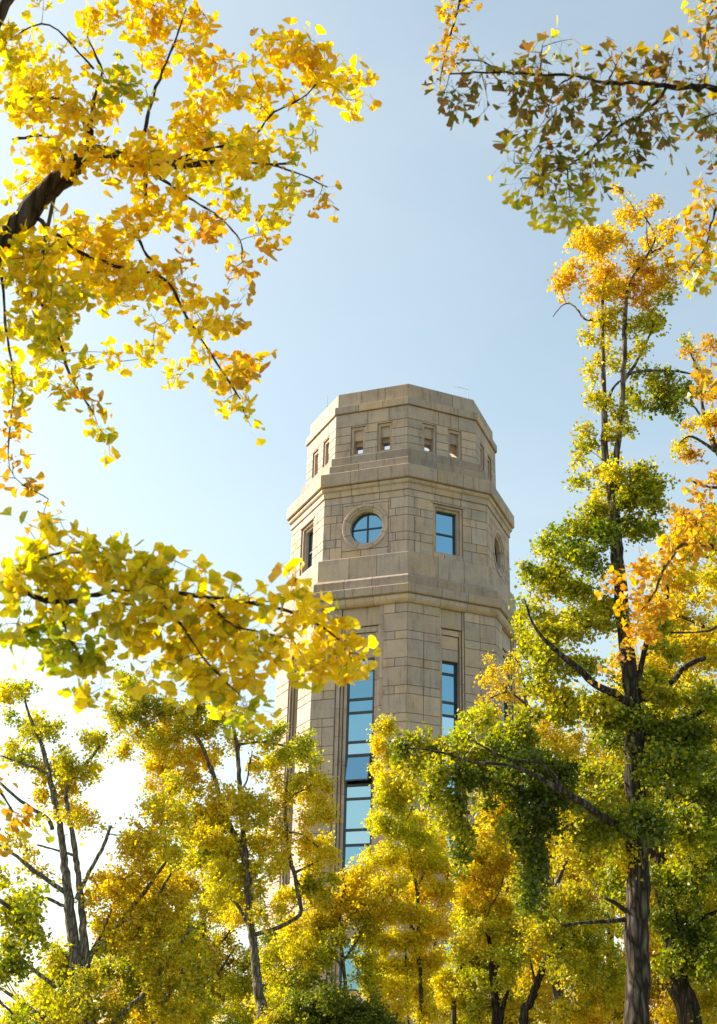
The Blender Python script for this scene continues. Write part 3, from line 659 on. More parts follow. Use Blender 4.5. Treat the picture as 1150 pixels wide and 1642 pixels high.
# --- upper right dark bough
A7 = (2.447, 680, 0)
ur = Z([
 (100,310,38,34),(140,375,34,26),(150,412,14,30),(235,375,24,50),(235,300,38,16),(205,225,28,22,'brown',0,.7),(325,275,38,18),(350,320,26,26),(400,275,50,26),(410,210,16,14,'brown',0,.6),(460,195,18,34,'brown',0,.8),(440,335,34,26),(400,360,12,10,'brown',0,.5),(365,415,20,30,'brown',0,.7),(397,492,20,16,'brown',0,.7),(460,400,18,44,'brown',0,.8),(465,500,28,34,'mixed',0,.7),(495,455,14,26,'brown',0,.8),(535,470,12,20,'brown',0,.7),(530,370,38,20),(570,405,20,14,'brown',0,.7),(612,408,28,28),(550,265,34,40),(588,190,18,18,'mixed',0,.6),(640,265,34,26),(610,330,34,16),(725,255,26,20,'brown',0,.7),(770,280,32,34),(772,205,6,18,'brown',0,.5),(690,390,22,42),(722,370,10,22,'brown',0,.7),(760,440,44,42),(820,440,44,42),(862,280,20,16,'brown',0,.6),(890,225,20,16,'brown',0,.6),(980,215,32,26,'brown',0,.7),(960,290,52,36),(1060,265,50,42),(1120,210,28,26),(1120,300,46,44),(950,390,70,40),(1040,375,52,34),(1110,380,42,40),(870,480,44,34),(960,450,42,34),(940,512,24,18,'brown',0,.7),(1000,515,20,20,'brown',0,.7),(1085,450,24,18,'brown',0,.7),(1130,420,20,18),(1140,500,12,12),(720,500,52,34),(810,510,42,26),(880,560,34,28),(822,590,24,28,'brown',0,.8),(790,560,34,24),(640,540,52,42),(700,590,42,26,'mixed'),(768,630,24,22,'mixed',0,.8),(697,640,14,20,'mixed',0,.7),(560,580,42,34),(440,602,16,10,'brown',0,.6),(495,605,16,14,'brown',0,.6),(403,615,10,8,'mixed',0,.5),(560,645,52,26),(480,655,42,20,'mixed'),(430,700,52,20,'mixed'),(380,738,14,10,'mixed',0,.6),(357,625,8,8,'mixed',0,.5),(500,700,42,34),(490,745,28,24,'mixed',0,.8),(600,690,42,32),(670,690,26,34),(640,740,14,24,'mixed',0,.7),(600,790,42,22,'mixed'),(560,760,30,34,'mixed'),(470,792,14,22,'mixed',0,.7),(520,828,12,10,'mixed',0,.6),(570,862,16,12,'mixed',0,.7),(555,820,22,20,'mixed',0,.6),(500,800,14,14,'mixed',0,.6),(1100,150,30,20,'brown',0,.3)],*A7,'brown')
tree('near ginkgo with long dark nearly bare bough and brown-green leaves at the upper right', 4.7,
 [[(1560,330,34,-.6),(1400,220,26),(1280,165,18),(1150,141,11),(1088,141,8),(1028,133,7),(975,133,5.5),(925,123,4.5),(864,119,4),(795,116,3.5),(722,118,2.2)],
  [(795,116,3),(774,98,2.2),(733,96,1.6)],[(1068,141,6),(1040,176,5),(1003,196,4),(974,217,4),(941,245,3.5),(909,266,3),(864,282,2.5),(835,286,2)],[(900,262,2),(862,263,1.4),(825,262,1.1)],
  [(975,133,3),(985,110,2),(998,85,1.2)],[(868,119,3),(867,95,2),(870,72,1.2)],[(920,123,3),(893,140,2),(880,170,1.6)],[(909,266,3),(912,300,2),(916,340,1.3)],[(1200,150,6),(1165,175,4),(1125,190,2)]],
 ur, .060, dens=.19, narrow=.58, droop=.6, near=True, spread=.12, seed=14, bark=BARKD, root=(4.3,-56.8), depthmul=1.3, maxspur=4)
tree('ginkgo spray hanging from above at the top, right of centre, with small rusty leaves', 7.0,
 [[(1500,-500,26),(1150,-420,18),(900,-260,12),(760,-60,6),(738,0,4),(727,40,3),(718,70,2.4),(711,100,2),(706,135,1.3)]],
 Z([(100,20,50,34),(180,20,26,24),(130,50,34,26),(85,50,34,34,'gold'),(125,90,34,34),(60,150,20,26,'rust'),(145,150,18,16),(38,200,8,8),(78,215,20,24),(60,255,22,22),(112,257,12,10,'rust',0,.6),(38,305,16,16,'rust'),(130,205,16,16),(190,-20,60,30)],*A7,'rust'),
 .052, dens=.8, narrow=.75, droop=.7, near=True, spread=.1, seed=15, bark=BARKD, root=(5.6,-52.0), maxspur=4)
tree('near ginkgo with drooping golden and green sprays along the upper right edge', 5.6,
 [[(1700,260,30),(1500,180,22),(1350,150,15),(1230,210,10),(1180,290,6),(1146,340,4),(1133,392,3),(1113,421,2),(1097,441,1.3)],[(1350,150,10),(1250,60,7),(1180,10,4),(1140,20,2.5),(1135,60,1.6)],[(1230,210,6),(1190,250,4),(1160,262,2)]],
 Z([(1130,20,26,26,'gold'),(1070,35,10,10,'gold',0,.6),(1100,80,30,26),(1130,110,26,34),(1092,140,26,16),(1130,155,16,14),(1102,705,24,20),(1070,752,22,14,'rust',0,.8),(1108,742,14,14,'rust',0,.7),(1145,585,10,14,'brown'),(1115,602,18,12,'brown',0,.7),(1022,860,16,14,'rust',0,.7),(1060,862,16,12,'rust',0,.7),(1060,900,26,18,'gold',0,.8),(1130,810,26,26,'gold'),(1105,860,16,22,'rust',0,.8),(1050,945,14,18,'mixed',0,.7),(1085,965,12,14,'gold',0,.7),(1045,990,20,16,'rust',0,.7),(1130,930,26,46,'gold'),(1085,1030,16,18,'mixed',0,.7),(1140,1020,18,26,'rust'),(1100,1075,16,12,'mixed',0,.7),(1073,1085,12,10,'mixed',0,.7)],*A7,'rust'),
 .052, dens=.5, narrow=.75, droop=.8, near=True, spread=.1, seed=16, bark=BARKD, root=(5.0,-55.4), maxspur=4)
# --- orange-leaved near bough at the right, mid height
A4b = (3.485, 820, 760); A8 = (3.22, 850, 290)
tree('ginkgo at the right edge with a hanging mass of large orange-brown leaves', 8.6,
 [[(1750,1300,34),(1500,1080,26),(1330,940,18),(1220,890,12),(1150,880,8),(1107,870,6),(1078,890,5),(1044,958,4),(1025,984,3),(1021,1018,2.5)],[(1330,940,10),(1260,780,7),(1190,690,5),(1140,620,3)],[(1220,890,7),(1180,980,5),(1140,1010,4),(1075,1015,3)],[(1330,940,8),(1200,800,6),(1130,780,4),(1108,770,2)]],
 Z([(1030,62,38,30,'rust',0,.7),(1005,135,28,26,'rust',0,.7),(1100,60,50,70),(1000,240,100,55),(1100,240,70,90),(820,405,90,40,'rust',0,.8),(715,398,30,24,'rust',0,.7),(920,400,110,70),(1060,430,100,80,'rust'),(700,505,60,42),(800,540,120,80),(640,560,40,30),(580,600,38,22,'rust',0,.8),(538,625,20,14,'rust',0,.7),(700,650,110,70),(850,680,110,80),(1000,560,90,70,'mixed'),(640,690,50,32),(720,780,80,60),(820,800,50,50),(640,865,80,40),(740,880,60,50),(800,890,40,50),(600,950,38,34,'rust',0,.8),(690,980,50,42),(475,1130,24,24,'rust',0,.7),(1100,850,60,60,'gold'),(1100,700,50,60)],*A4b,'rust')
 +Z([(935,830,26,16,'rust',0,.8),(885,975,22,34),(935,985,34,50),(850,1145,22,22,'rust',0,.7),(940,1100,24,34)],*A8,'rust'),
 .055, dens=2.6, near=True, spread=.25, seed=17, root=(6.6,-50.5), maxspur=4)

# --- the tall ginkgo on the right
tallA = Z([
 (440,80,34,24,'orange',0,.62),(500,92,44,34,'orange',0,.62),(560,130,52,42,'orange',0,.62),(620,170,50,42,'orange',0,.62),(660,230,40,50,'orange',0,.62),(690,290,42,44,'orange',0,.62),(700,340,34,24,'orange',0,.62),(300,250,62,42,'orange',0,.62),(370,280,100,52,'orange',0,.62),(450,310,62,50,'orange',0,.62),(250,330,52,42,'orange',0,.62),(330,380,100,62,'orange',0,.62),(450,400,80,52,'orange',0,.62),(540,400,62,42,'orange',0,.62),(400,470,110,50,'orange',0,.62),(200,480,62,42,'orange',0,.62),(150,545,42,42,'orange',0,.62),(260,500,70,32,'orange',0,.62),(350,535,70,32,'orange',0,.62),(640,420,70,42,'orange',0,.62),(720,430,42,50,'orange',0,.62),(480,540,80,42,'orange',0,.62),(600,520,72,42,'orange',0,.62),(700,520,70,42,'orange',0,.62),(785,545,40,36,'orange',0,.62),(580,600,50,42,'orange',0,.62),(590,665,50,32,'orange',0,.62)],*A8,'orange')+Z([
 (400,600,70,42,'gold',0,.62),(350,640,34,42,'gold',0,.62),(420,680,70,42,'mixed',0,.62),(400,750,50,42,'mixed',0,.62),(600,720,80,42,'green',0,.62),(640,725,50,50,'green',0,.62),(665,690,42,32,'green',0,.62),(540,765,50,42,'green',0,.62),(640,795,42,24,'green',0,.62),(310,835,50,42,'mixed',0,.62),(395,830,50,42,'mixed',0,.62),(420,915,34,32,'mixed',0,.62),(520,830,42,42,'green',0,.62),(560,900,42,42,'mixed',0,.62),(560,955,42,24,'green',0,.62),(660,955,52,32,'mixed',0,.62),(720,980,52,32,'green',0,.62),(305,1060,32,42,'lime',0,.62),(300,1122,24,20,'lime',0,.62),(530,1040,52,42,'mixed',0,.62),(560,1110,50,42,'mixed',0,.62),(640,1020,42,42,'mixed',0,.62),(660,1100,42,42,'green',0,.62),(700,1070,50,42,'mixed',0,.62),(760,1050,60,50,'mixed',0,.62),(770,1130,50,50,'green',0,.62),(780,1190,34,22,'green',0,.62),(815,1100,42,42,'green',0,.62),(330,1175,52,42,'mixed',0,.62),(420,1155,42,42,'lime',0,.62),(470,1200,42,42,'mixed',0,.62),(500,1262,34,34,'mixed',0,.62),(290,1265,52,32,'mixed',0,.62),(320,1345,52,42,'green',0,.62),(250,1412,34,30,'mixed',0,.62),(240,1465,34,32,'mixed',0,.62),(300,1440,52,42,'green',0,.62),(420,1300,34,52,'mixed',0,.62),(440,1375,34,42,'lime',0,.62),(360,1485,52,32,'mixed',0,.62),(400,1545,52,34,'lime',0,.62),(500,1565,80,52,'green',0,.62),(620,1555,72,34,'green',0,.62),(360,1605,52,34,'lime',0,.62),(560,1620,110,34,'green',0,.62)],*A8,'green')+Z([
 (540,45,40,40,'lime'),(680,65,75,55),(800,65,70,42),(490,125,52,52,'mixed'),(640,150,72,62),(760,175,80,72),(450,210,80,52,'mixed'),(560,260,60,50,'mixed'),(350,285,70,42),(430,325,90,52,'mixed'),(250,385,70,42,'mixed'),(175,425,52,42,'lime'),(350,435,100,62),(500,410,70,70),(250,505,100,62,'mixed'),(400,530,110,72),(150,590,70,42),(70,592,42,42),(240,620,100,52,'mixed'),(380,660,100,62),(500,700,80,62,'mixed'),(680,300,52,70),(750,340,70,50),(60,765,40,52),(100,825,60,50),(300,760,80,50,'mixed'),(350,830,90,52),(500,820,90,62),(100,925,62,62),(200,935,90,62),(340,910,80,52),(160,1030,90,62),(160,1130,90,60),(280,1120,90,62),(400,1040,80,52),(400,1230,100,52,'mixed'),(540,1250,110,62),(600,1300,140,62),(300,1250,90,52,'mixed'),(200,1230,110,52,'lime'),(100,1330,90,42,'mixed'),(300,1350,100,42,'lime'),(440,1370,100,62,'mixed'),(600,1380,120,72),(860,880,52,52),(880,1000,70,52),(820,1100,70,52),(840,1250,100,60,'mixed'),(1000,1200,90,52,'mixed'),(1080,1280,80,62),(1000,1440,100,62),(1120,1430,52,62,'mixed'),(840,1420,80,50,'mixed'),(40,1450,70,50,'mixed'),(700,1180,60,60)],*A4b,'green')
tallA += Z([
 (340,215,52,34,'mixed'),(265,260,52,52),(300,320,70,52,'mixed'),(420,270,70,42,'mixed'),(380,370,80,52,'mixed'),(550,205,80,42,'lime'),(640,160,80,52,'lime'),(760,140,80,52,'mixed'),(860,180,80,62,'mixed'),(500,300,100,52,'mixed'),(650,270,100,52,'mixed'),(800,280,100,62,'green'),(950,270,72,52,'green'),(440,430,80,52,'green'),(560,430,80,52),(700,400,80,42),(850,400,100,52),(980,400,90,52),(1080,380,52,52),(460,530,72,52,'green'),(560,540,62,52),(500,620,80,42,'green'),(560,700,62,52,'green'),(470,680,42,42,'mixed'),(550,790,42,42),(560,840,22,22),(900,500,90,52),(1000,500,90,52),(880,600,100,62),(990,620,72,62),(800,680,52,42,'green'),(880,720,72,62),(900,820,80,62),(920,900,52,52),(900,980,42,62),(900,1080,34,42),(1000,330,80,52,'green'),(700,520,34,34),(760,460,50,40,'green'),(660,340,90,50,'green'),(1090,470,60,60,'green')],3.144,560,1120,'dgreen')
tallA += [(1035,1340,30,22,'dgreen',-.4),(1022,1372,22,20,'lime',-.5),(1012,1310,26,18,'green',-.4),(1030,1165,50,30,'green',.4),(1080,1230,60,35,'green'),(1110,1330,50,40,'green'),(960,1330,50,35,'green'),(1060,1170,40,30,'green')]
TALL = 20.0
tree('tallest ginkgo at the right, forked top with an orange tuft, straight furrowed grey trunk', TALL,
 [[(1021,1900,42),(1021,1642,40),(1022,1500,39),(1023,1400,37),(1019,1250,31),(1016,1130,28),(1005,1040,25),(996,960,22),(989,880,20),(985,820,17),(978,770,15),(971,735,12),(969,650,9),(967,560,7),(966,490,5),(975,430,3)],
  [(985,785,12),(988,740,10),(997,650,9),(1001,560,8),(1003,490,7),(1012,450,5),(1034,415,4),(1050,380,3),(1030,340,2)],
  [(1002,608,6),(1018,585,5),(1035,552,4),(1050,520,3)],[(1004,600,5),(1030,595,5),(1080,595,4),(1110,600,2)],[(970,650,5),(985,620,4),(996,610,3)],
  [(966,514,4),(952,514,3.5),(938,512,3),(925,496,2.5),(914,487,2),(900,491,1.6),(887,508,1.2)],
  [(1045,405,4),(1062,395,3),(1075,375,2),(1090,350,1.5)],[(1045,405,3),(1038,385,2),(1037,350,1.5)],
  [(1013,1130,14,-.2),(985,1112,13,-.5),(955,1098,12,-.7),(925,1070,11,-.9),(893,1044,9,-1.0),(860,1010,5,-1.0),(840,960,3,-1)],
  [(1022,1200,16),(1035,1185,14),(1062,1166,12),(1090,1157,10),(1115,1146,8),(1150,1120,5)],
  [(1020,1125,12),(1040,1115,10),(1075,1095,9,.3),(1098,1070,9,.4),(1130,1055,8,.5)],
  [(1022,1345,16),(990,1325,14,-.4),(965,1310,13,-.8),(935,1288,12,-1.1),(905,1272,10,-1.3),(870,1250,7,-1.4),(820,1228,5,-1.4),(760,1222,4,-1.4),(700,1205,3,-1.3),(650,1200,2,-1.2)],
  [(905,1272,8,-1.3),(870,1225,6,-1.2),(820,1218,5,-1.1),(760,1190,3,-1)],[(1020,1480,10),(1000,1475,8),(960,1478,6),(900,1483,4)],[(1016,1130,10),(1040,1020,8),(1070,960,6),(1060,880,4)],[(1012,1470,8),(990,1450,7),(970,1440,4)]],
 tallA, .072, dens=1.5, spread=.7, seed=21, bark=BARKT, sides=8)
tree('dark-trunked ginkgo close behind the tallest one at the lower right, trunk leaning left', 24.5,
 [[(1150,1900,40),(1104,1642,38),(1090,1570,35),(1078,1500,31),(1066,1440,28),(1058,1385,28),(1050,1350,24),(1060,1290,18),(1085,1250,12),(1110,1200,8),(1120,1130,5)],[(1058,1385,14),(1080,1350,12),(1130,1310,9),(1180,1280,6)],[(1078,1500,10),(1130,1470,7),(1180,1450,5)],[(1058,1385,12),(1000,1330,8),(940,1300,5)]],
 [(1080,1420,50,35,'green'),(1120,1380,50,40,'green'),(1130,1460,45,40,'mixed'),(1120,1540,45,40,'green'),(1140,1600,30,40,'gold'),(1060,1320,50,35,'dgreen'),(1100,1270,55,40,'dgreen'),(1140,1220,35,40,'green'),(1080,1210,45,35,'mixed'),(1000,1280,45,35,'green'),(950,1350,50,40,'mixed'),(980,1420,40,40,'green'),(930,1440,50,35,'mixed'),(1085,1470,25,22,'green'),(1070,1550,20,24,'green'),(1100,1500,40,30,'dgreen'),(1130,1160,40,35,'mixed'),(1110,1110,40,35,'gold'),(960,1250,40,30,'mixed'),(1045,1480,18,20,'green'),(1140,1330,30,50,'green')], .075, dens=.95, spread=1.2, seed=22, bark=BARKD, sides=8)
tree('slender ginkgo at the right edge with a dark leaning stem and sparse rusty foliage', 22.0,
 [[(1420,1900,40),(1350,1500,34),(1280,1200,30),(1225,950,24),(1180,790,16),(1152,725,11),(1140,700,9),(1128,660,6),(1120,600,4),(1105,560,2)],[(1135,685,5),(1115,655,3),(1095,640,2)],[(1150,725,6),(1110,700,4),(1090,710,2)],[(1225,950,10),(1150,900,7),(1110,890,5),(1070,930,3)],[(1280,1200,12),(1180,1050,9),(1120,1000,6),(1060,980,4)]],
 Z([(830,880,42,28),(900,930,50,40),(880,1075,30,42),(900,1190,60,30),(870,1290,50,32,'gold'),(770,1350,42,22,'gold'),(800,1325,32,32,'gold'),(860,1370,60,42,'rust'),(940,1300,34,52,'rust'),(755,1400,22,26,'gold'),(800,840,30,20,'mixed'),(930,880,30,40,'mixed')],*A8,'rust')
 +[(1120,830,45,35,'rust'),(1090,870,40,30,'gold'),(1130,900,40,40,'mixed'),(1080,940,45,40,'gold'),(1130,980,40,40,'gold'),(1060,1000,40,35,'gold'),(1110,1050,45,40,'gold'),(1050,1070,40,35,'gold'),(1140,1100,30,40,'gold'),(1090,1120,45,35,'mixed'),(1000,1090,30,30,'gold')], .068, dens=.85, spread=1.0, seed=23, sides=8)
# --- lower left, two-stemmed
lowL = Z([
 (100,80,70,42,'lime'),(60,150,55,50),(150,200,55,60),(30,190,30,40,'lime'),(190,240,70,40,'gold',0,.8),(250,235,30,20,'gold',0,.6),(40,310,50,40),(90,370,70,40,'lime'),(150,320,50,40,'gold',0,.6),(170,420,50,50,'gold'),(250,390,55,50),(320,420,50,45),(280,450,80,60,'gold'),(350,460,70,50,'gold'),(400,300,40,40),(430,290,60,40),(400,400,40,40),(170,540,50,50,'gold',0,.8),(330,580,50,50),(380,640,50,30,'lime',0,.7),(340,650,60,40,'lime',0,.7),(240,690,40,20,'yellow',0,.5),(60,740,60,40,'mixed',0,.6),(110,780,60,40,'mixed',0,.6),(170,860,60,40,'mixed',0,.4),(260,895,30,20,'gold',0,.4),(300,620,40,30,'yellow',0,.5),(330,730,40,20,'lime',0,.3),(200,590,50,30,'mixed',0,.5)],2.738,0,1080,'yellow')+Z([
 (470,900,70,50),(450,980,60,60),(520,1000,80,60),(560,920,70,50),(620,860,80,60),(640,780,80,60,'gold'),(700,720,80,60),(600,740,60,50),(560,770,40,40),(690,620,60,50),(690,560,50,40,'yellow'),(640,600,30,40,'yellow'),(740,480,60,50),(700,520,60,40,'gold'),(780,640,60,50,'yellow'),(760,820,90,60),(700,900,90,60),(800,900,80,60),(620,1000,90,60),(560,1080,90,60),(450,1090,60,50),(680,1060,100,60),(780,1000,80,60),(700,1160,110,60),(560,1180,100,60),(460,1200,80,60,'mixed'),(400,1290,90,60,'mixed'),(540,1290,100,60,'mixed'),(680,1260,100,60),(800,1180,90,60),(250,1280,90,60,'gold'),(200,1350,90,60,'lime'),(310,1350,90,50,'mixed'),(180,1450,90,60,'lime'),(300,1460,90,60,'lime'),(100,1490,60,40,'lime'),(440,1400,100,60,'mixed'),(580,1400,110,60,'mixed'),(720,1380,100,60),(250,1230,60,40,'lime'),(480,1490,110,60,'mixed'),(620,1500,110,50),(760,1480,100,60),(260,1520,80,40,'mixed'),(380,1500,60,50,'mixed'),(860,1280,70,60),(870,1400,70,60,'gold'),(900,1490,80,60)],2.738,0,1080,'gold')
tree('two-stemmed ginkgo at the lower left with bare grey limbs and a broken stub', 24.0,
 [[(140,1900,36),(139,1642,28),(130,1590,27),(124,1551,25),(117,1500,19),(110,1445,16),(104,1390,13),(99,1343,11),(94,1310,10),(88,1285,10),(82,1255,9),(75,1226,8),(69,1200,7),(62,1182,6),(52,1160,5),(44,1138,4),(38,1110,2)],
  [(128,1590,18),(138,1560,15),(135,1518,15),(132,1470,11),(128,1427,10),(123,1385,9),(119,1354,9),(113,1320,7),(109,1299,7),(107,1266,6),(124,1241,5),(152,1208,5),(172,1175,3)],
  [(122,1442,8),(130,1425,7),(142,1401,7),(156,1375,6),(164,1361,6),(172,1340,5.5),(178,1324,4.5)],[(174,1338,2.4),(186,1339,1.8),(198,1338,1.2)],
  [(108,1436,8),(96,1425,8),(73,1409,7.5),(47,1390,7),(22,1370,5),(-10,1350,4)],[(84,1330,7),(76,1312,6),(55,1299,6),(29,1281,5),(0,1255,4)],[(76,1240,5),(55,1230,4.5),(36,1224,4),(0,1211,3)],[(108,1454,6),(95,1450,5.5),(77,1441,5),(45,1436,3)],[(119,1372,5),(100,1366,4),(60,1355,2.5)],
  [(120,1545,10),(108,1532,8),(91,1522,8),(66,1507,6),(40,1490,4)],[(115,1600,9),(100,1590,8),(62,1562,6.5),(30,1538,5),(0,1530,3)],[(130,1680,9),(84,1642,8),(60,1625,7),(37,1610,6),(0,1584,5)],
  [(135,1540,11),(160,1515,9),(183,1493,9),(197,1475,8),(208,1460,8),(237,1423,7),(268,1380,4)],[(190,1535,5),(204,1518,6),(222,1490,7),(234,1467,6),(245,1450,6),(259,1427,5),(275,1400,3)],[(190,1455,4),(200,1420,6),(212,1400,6),(225,1370,5),(248,1317,5),(263,1285,4),(278,1259,3)],
  [(160,1670,8),(193,1628,7),(237,1588,8),(256,1560,7),(274,1537,6),(292,1510,5),(310,1485,4)],[(230,1700,8),(248,1635,7),(270,1598,6),(285,1577,5),(340,1567,3)],[(139,1560,8),(150,1520,6),(165,1495,5),(185,1440,3)]],
 lowL, .070, dens=.85, spread=.9, seed=24, bark=BARKL, sides=7)
tree('ginkgo at the far left edge with a low rounded crown of still green leaves', 17.0,
 [[(-180,1900,40),(-130,1642,36),(-110,1560,26),(-60,1480,16),(-20,1440,9),(15,1455,6),(40,1480,4)],[(-110,1560,14),(-50,1540,9),(0,1555,6),(30,1560,3)],[(-20,1440,7),(10,1420,4)],[(-130,1642,14),(-60,1590,8),(-10,1600,5),(20,1625,3)]],
 Z([(20,900,40,40,'green'),(60,960,70,50),(30,1050,70,60),(110,1010,60,50),(150,1080,60,50),(60,1130,80,60),(160,1160,50,40),(80,1200,90,40),(30,1260,50,50),(90,1300,30,40),(10,1340,30,40),(10,1500,30,30,'lime'),(60,1530,50,20)],2.738,0,1080,'green'), .070, dens=1.1, spread=.6, seed=25)
# --- left of the tower
midL = Z([
 (560,30,60,40),(600,90,80,50),(500,170,50,40),(560,200,70,60,'mixed'),(640,170,80,60,'mixed'),(740,160,70,50),(820,180,70,50,'yellow'),(880,170,50,40,'mixed'),(620,270,60,40,'mixed'),(720,240,70,50,'yellow'),(800,270,70,50),(900,240,70,50,'mixed'),(960,230,50,40),(520,300,50,40),(700,330,70,60),(760,400,90,60,'yellow'),(700,420,60,50,'yellow'),(840,340,80,60,'yellow'),(900,350,50,40),(690,490,60,50,'yellow'),(820,460,60,50),(850,530,50,40,'mixed',0,.7),(980,170,40,40,'yellow',0,.7),(1060,200,60,40,'yellow',0,.6),(1100,270,50,50,'yellow',0,.8),(960,330,40,30,'yellow',0,.5),(1020,300,40,40,'yellow',0,.7),
 (900,600,80,50),(980,560,50,50,'lime',0,.8),(800,680,60,50,'mixed'),(860,700,90,60),(960,660,90,60,'yellow'),(940,760,90,60,'yellow'),(820,780,80,50,'yellow'),(1000,750,60,50)],2.738,0,1080,'lime')+Z([
 (420,290,60,40),(500,330,70,50),(560,370,50,50),(600,420,22,26),(350,330,40,40),(400,380,60,40),(470,390,60,40),(350,420,60,50,'yellow',0,.8),(420,500,60,50,'yellow',0,.8),(530,500,60,40),(600,520,60,40,'gold'),(650,560,46,40,'gold'),(560,560,70,40,'yellow'),(640,620,50,40,'gold'),(620,700,60,50),(560,660,60,50,'yellow',0,.8),(470,600,60,40,'yellow',0,.6),(430,720,50,50,'yellow',0,.7),(380,640,60,50,'lime'),(540,800,60,50,'yellow'),(620,800,70,50,'lime'),(660,880,50,50,'yellow'),(600,900,60,50,'yellow',0,.8),(690,950,40,40,'lime'),(430,850,60,60,'yellow',0,.9),(440,940,60,50,'yellow'),(460,1020,70,50,'yellow'),(560,960,60,40,'yellow',0,.8),(420,1090,50,40,'yellow',0,.8),(600,1010,60,50,'mixed'),(650,1060,50,40,'gold'),
 (280,600,80,50,'lime'),(330,680,80,60,'lime'),(250,660,60,60),(300,780,70,60,'yellow'),(360,780,50,50,'yellow'),(190,880,80,60,'yellow'),(170,960,70,60,'yellow'),(230,960,60,50,'yellow'),(150,1060,60,60,'yellow'),(210,1120,70,50,'yellow'),(320,900,50,60,'yellow',0,.8),(340,1000,50,60,'yellow',0,.8),(340,1130,50,50,'yellow',0,.9),(240,1040,50,50,'yellow'),(130,760,60,50,'lime'),(80,700,60,50,'lime'),(60,780,60,50,'yellow')],2.922,300,1080,'lime')
tree('ginkgo left of the tower, forked grey trunk and airy lime-yellow crown touching its left edge', 28.0,
 [[(425,1900,26),(420,1642,19),(415,1593,17),(411,1560,15),(408,1525,14),(403,1495,13),(399,1463,12),(398,1435,13),(397,1405,13),(394,1385,11),(391,1350,9),(389,1320,8),(386,1290,7),(385,1268,7),(383,1235,7),(380,1200,7),(376,1175,6),(372,1155,4),(368,1120,2)],
  [(396,1385,10),(388,1365,9),(377,1340,9),(368,1322,8),(360,1302,8),(350,1270,8),(345,1250,7),(338,1234,7),(330,1210,6),(320,1189,6),(305,1171,4),(280,1140,3),(240,1130,2)],
  [(381,1205,5),(390,1182,4),(400,1174,4),(425,1174,2)],[(385,1270,4),(396,1251,3),(400,1225,3),(405,1205,1.5)],[(358,1290,4),(350,1262,4),(340,1228,3)],[(408,1500,8),(380,1450,6),(365,1432,5),(350,1380,3),(310,1350,2)],
  [(404,1500,8),(440,1490,7),(481,1466,7),(477,1430,7),(472,1400,7),(468,1388,7),(462,1360,6),(459,1333,6),(458,1300,5),(459,1270,4),(462,1230,2)],[(460,1335,4),(480,1337,3),(498,1348,3),(515,1362,2)],[(459,1285,4),(480,1270,3),(510,1262,2)],[(470,1400,4),(485,1425,3),(500,1440,2)],[(379,1195,5),(420,1190,4),(470,1200,3),(500,1220,2)],[(472,1400,5),(510,1380,3),(530,1360,2)]],
 midL, .072, dens=1.0, spread=.8, seed=26, bark=BARKL, sides=7)
# --- yellow saplings before the tower
E3 = (3.144, 560, 1120)
tree('slim bright yellow ginkgo standing directly in front of the tower ridge', 31.0,
 [[(676,1900,11),(676,1642,8),(674,1560,7),(671,1480,6.5),(669,1425,6),(662,1400,5),(655,1360,3),(646,1330,3.5),(646,1280,3),(645,1230,2),(640,1190,1.5)],[(669,1425,4),(680,1400,3),(690,1370,2)],[(674,1560,4),(660,1500,4),(653,1440,3)],[(655,1642,4),(652,1570,5),(650,1500,3)],[(671,1500,4),(630,1440,3),(600,1400,2)],[(671,1500,3),(700,1460,3),(720,1400,2)],[(646,1320,3),(655,1310,3),(662,1290,2)]],
 Z([(180,180,52,42,'lime'),(150,250,34,52),(145,340,34,32),(170,450,42,52),(125,595,40,42),(180,530,52,42),(170,640,52,52),(240,450,50,50),(250,540,52,52),(330,600,70,52),(250,680,80,52),(350,720,80,52),(420,760,52,42),(200,800,90,52),(320,830,100,52),(440,850,80,52),(60,900,52,42),(110,990,80,52),(200,950,90,52),(330,960,90,52),(450,970,80,52),(60,1070,52,42),(150,1100,80,52),(260,1080,80,52),(380,1100,80,52),(200,1220,100,52),(90,1200,60,40),(330,1230,100,52),(450,1150,70,52),(150,1330,80,52),(280,1350,100,52),(420,1320,80,52),(120,1440,52,42),(220,1460,90,52),(350,1470,80,52),(250,1580,62,52),(380,1590,80,52),(230,320,50,60,'lime'),(300,480,60,50)],*E3,'lemon'), .064, dens=1.7, spread=.7, seed=31, group=None, sides=6)
tree('yellow ginkgo just right of the slim one, three thin parallel stems', 33.0,
 [[(735,1900,12),(728,1642,9),(730,1590,8),(741,1550,7),(745,1500,6),(748,1450,6),(752,1400,5),(750,1350,4),(748,1280,2)],[(730,1600,6),(692,1560,5),(700,1500,6),(708,1460,6),(714,1420,5),(712,1370,3)],[(745,1500,4),(790,1450,3),(810,1400,2)]],
 Z([(560,900,70,52),(640,880,72,52,'gold'),(600,1000,80,52),(700,960,80,52,'gold'),(560,1100,72,52),(680,1080,80,52,'lime'),(780,1050,72,52,'lime'),(620,1200,90,52,'lime'),(750,1180,80,52,'gold'),(560,1300,80,52),(680,1320,90,52,'mixed'),(800,1300,80,52,'mixed'),(600,1420,80,52,'lime'),(700,1440,80,52,'mixed'),(560,1520,80,52,'lime'),(650,1560,80,52,'mixed'),(760,1560,80,52,'mixed'),(480,1400,60,50),(490,1500,60,50),(700,560,60,60,'gold'),(740,640,60,60,'gold'),(640,700,60,60,'gold'),(660,800,70,60,'lime'),(760,820,70,60,'gold'),(450,700,60,60)],*E3,'lemon'), .066, dens=1.5, spread=.7, seed=32, sides=6)
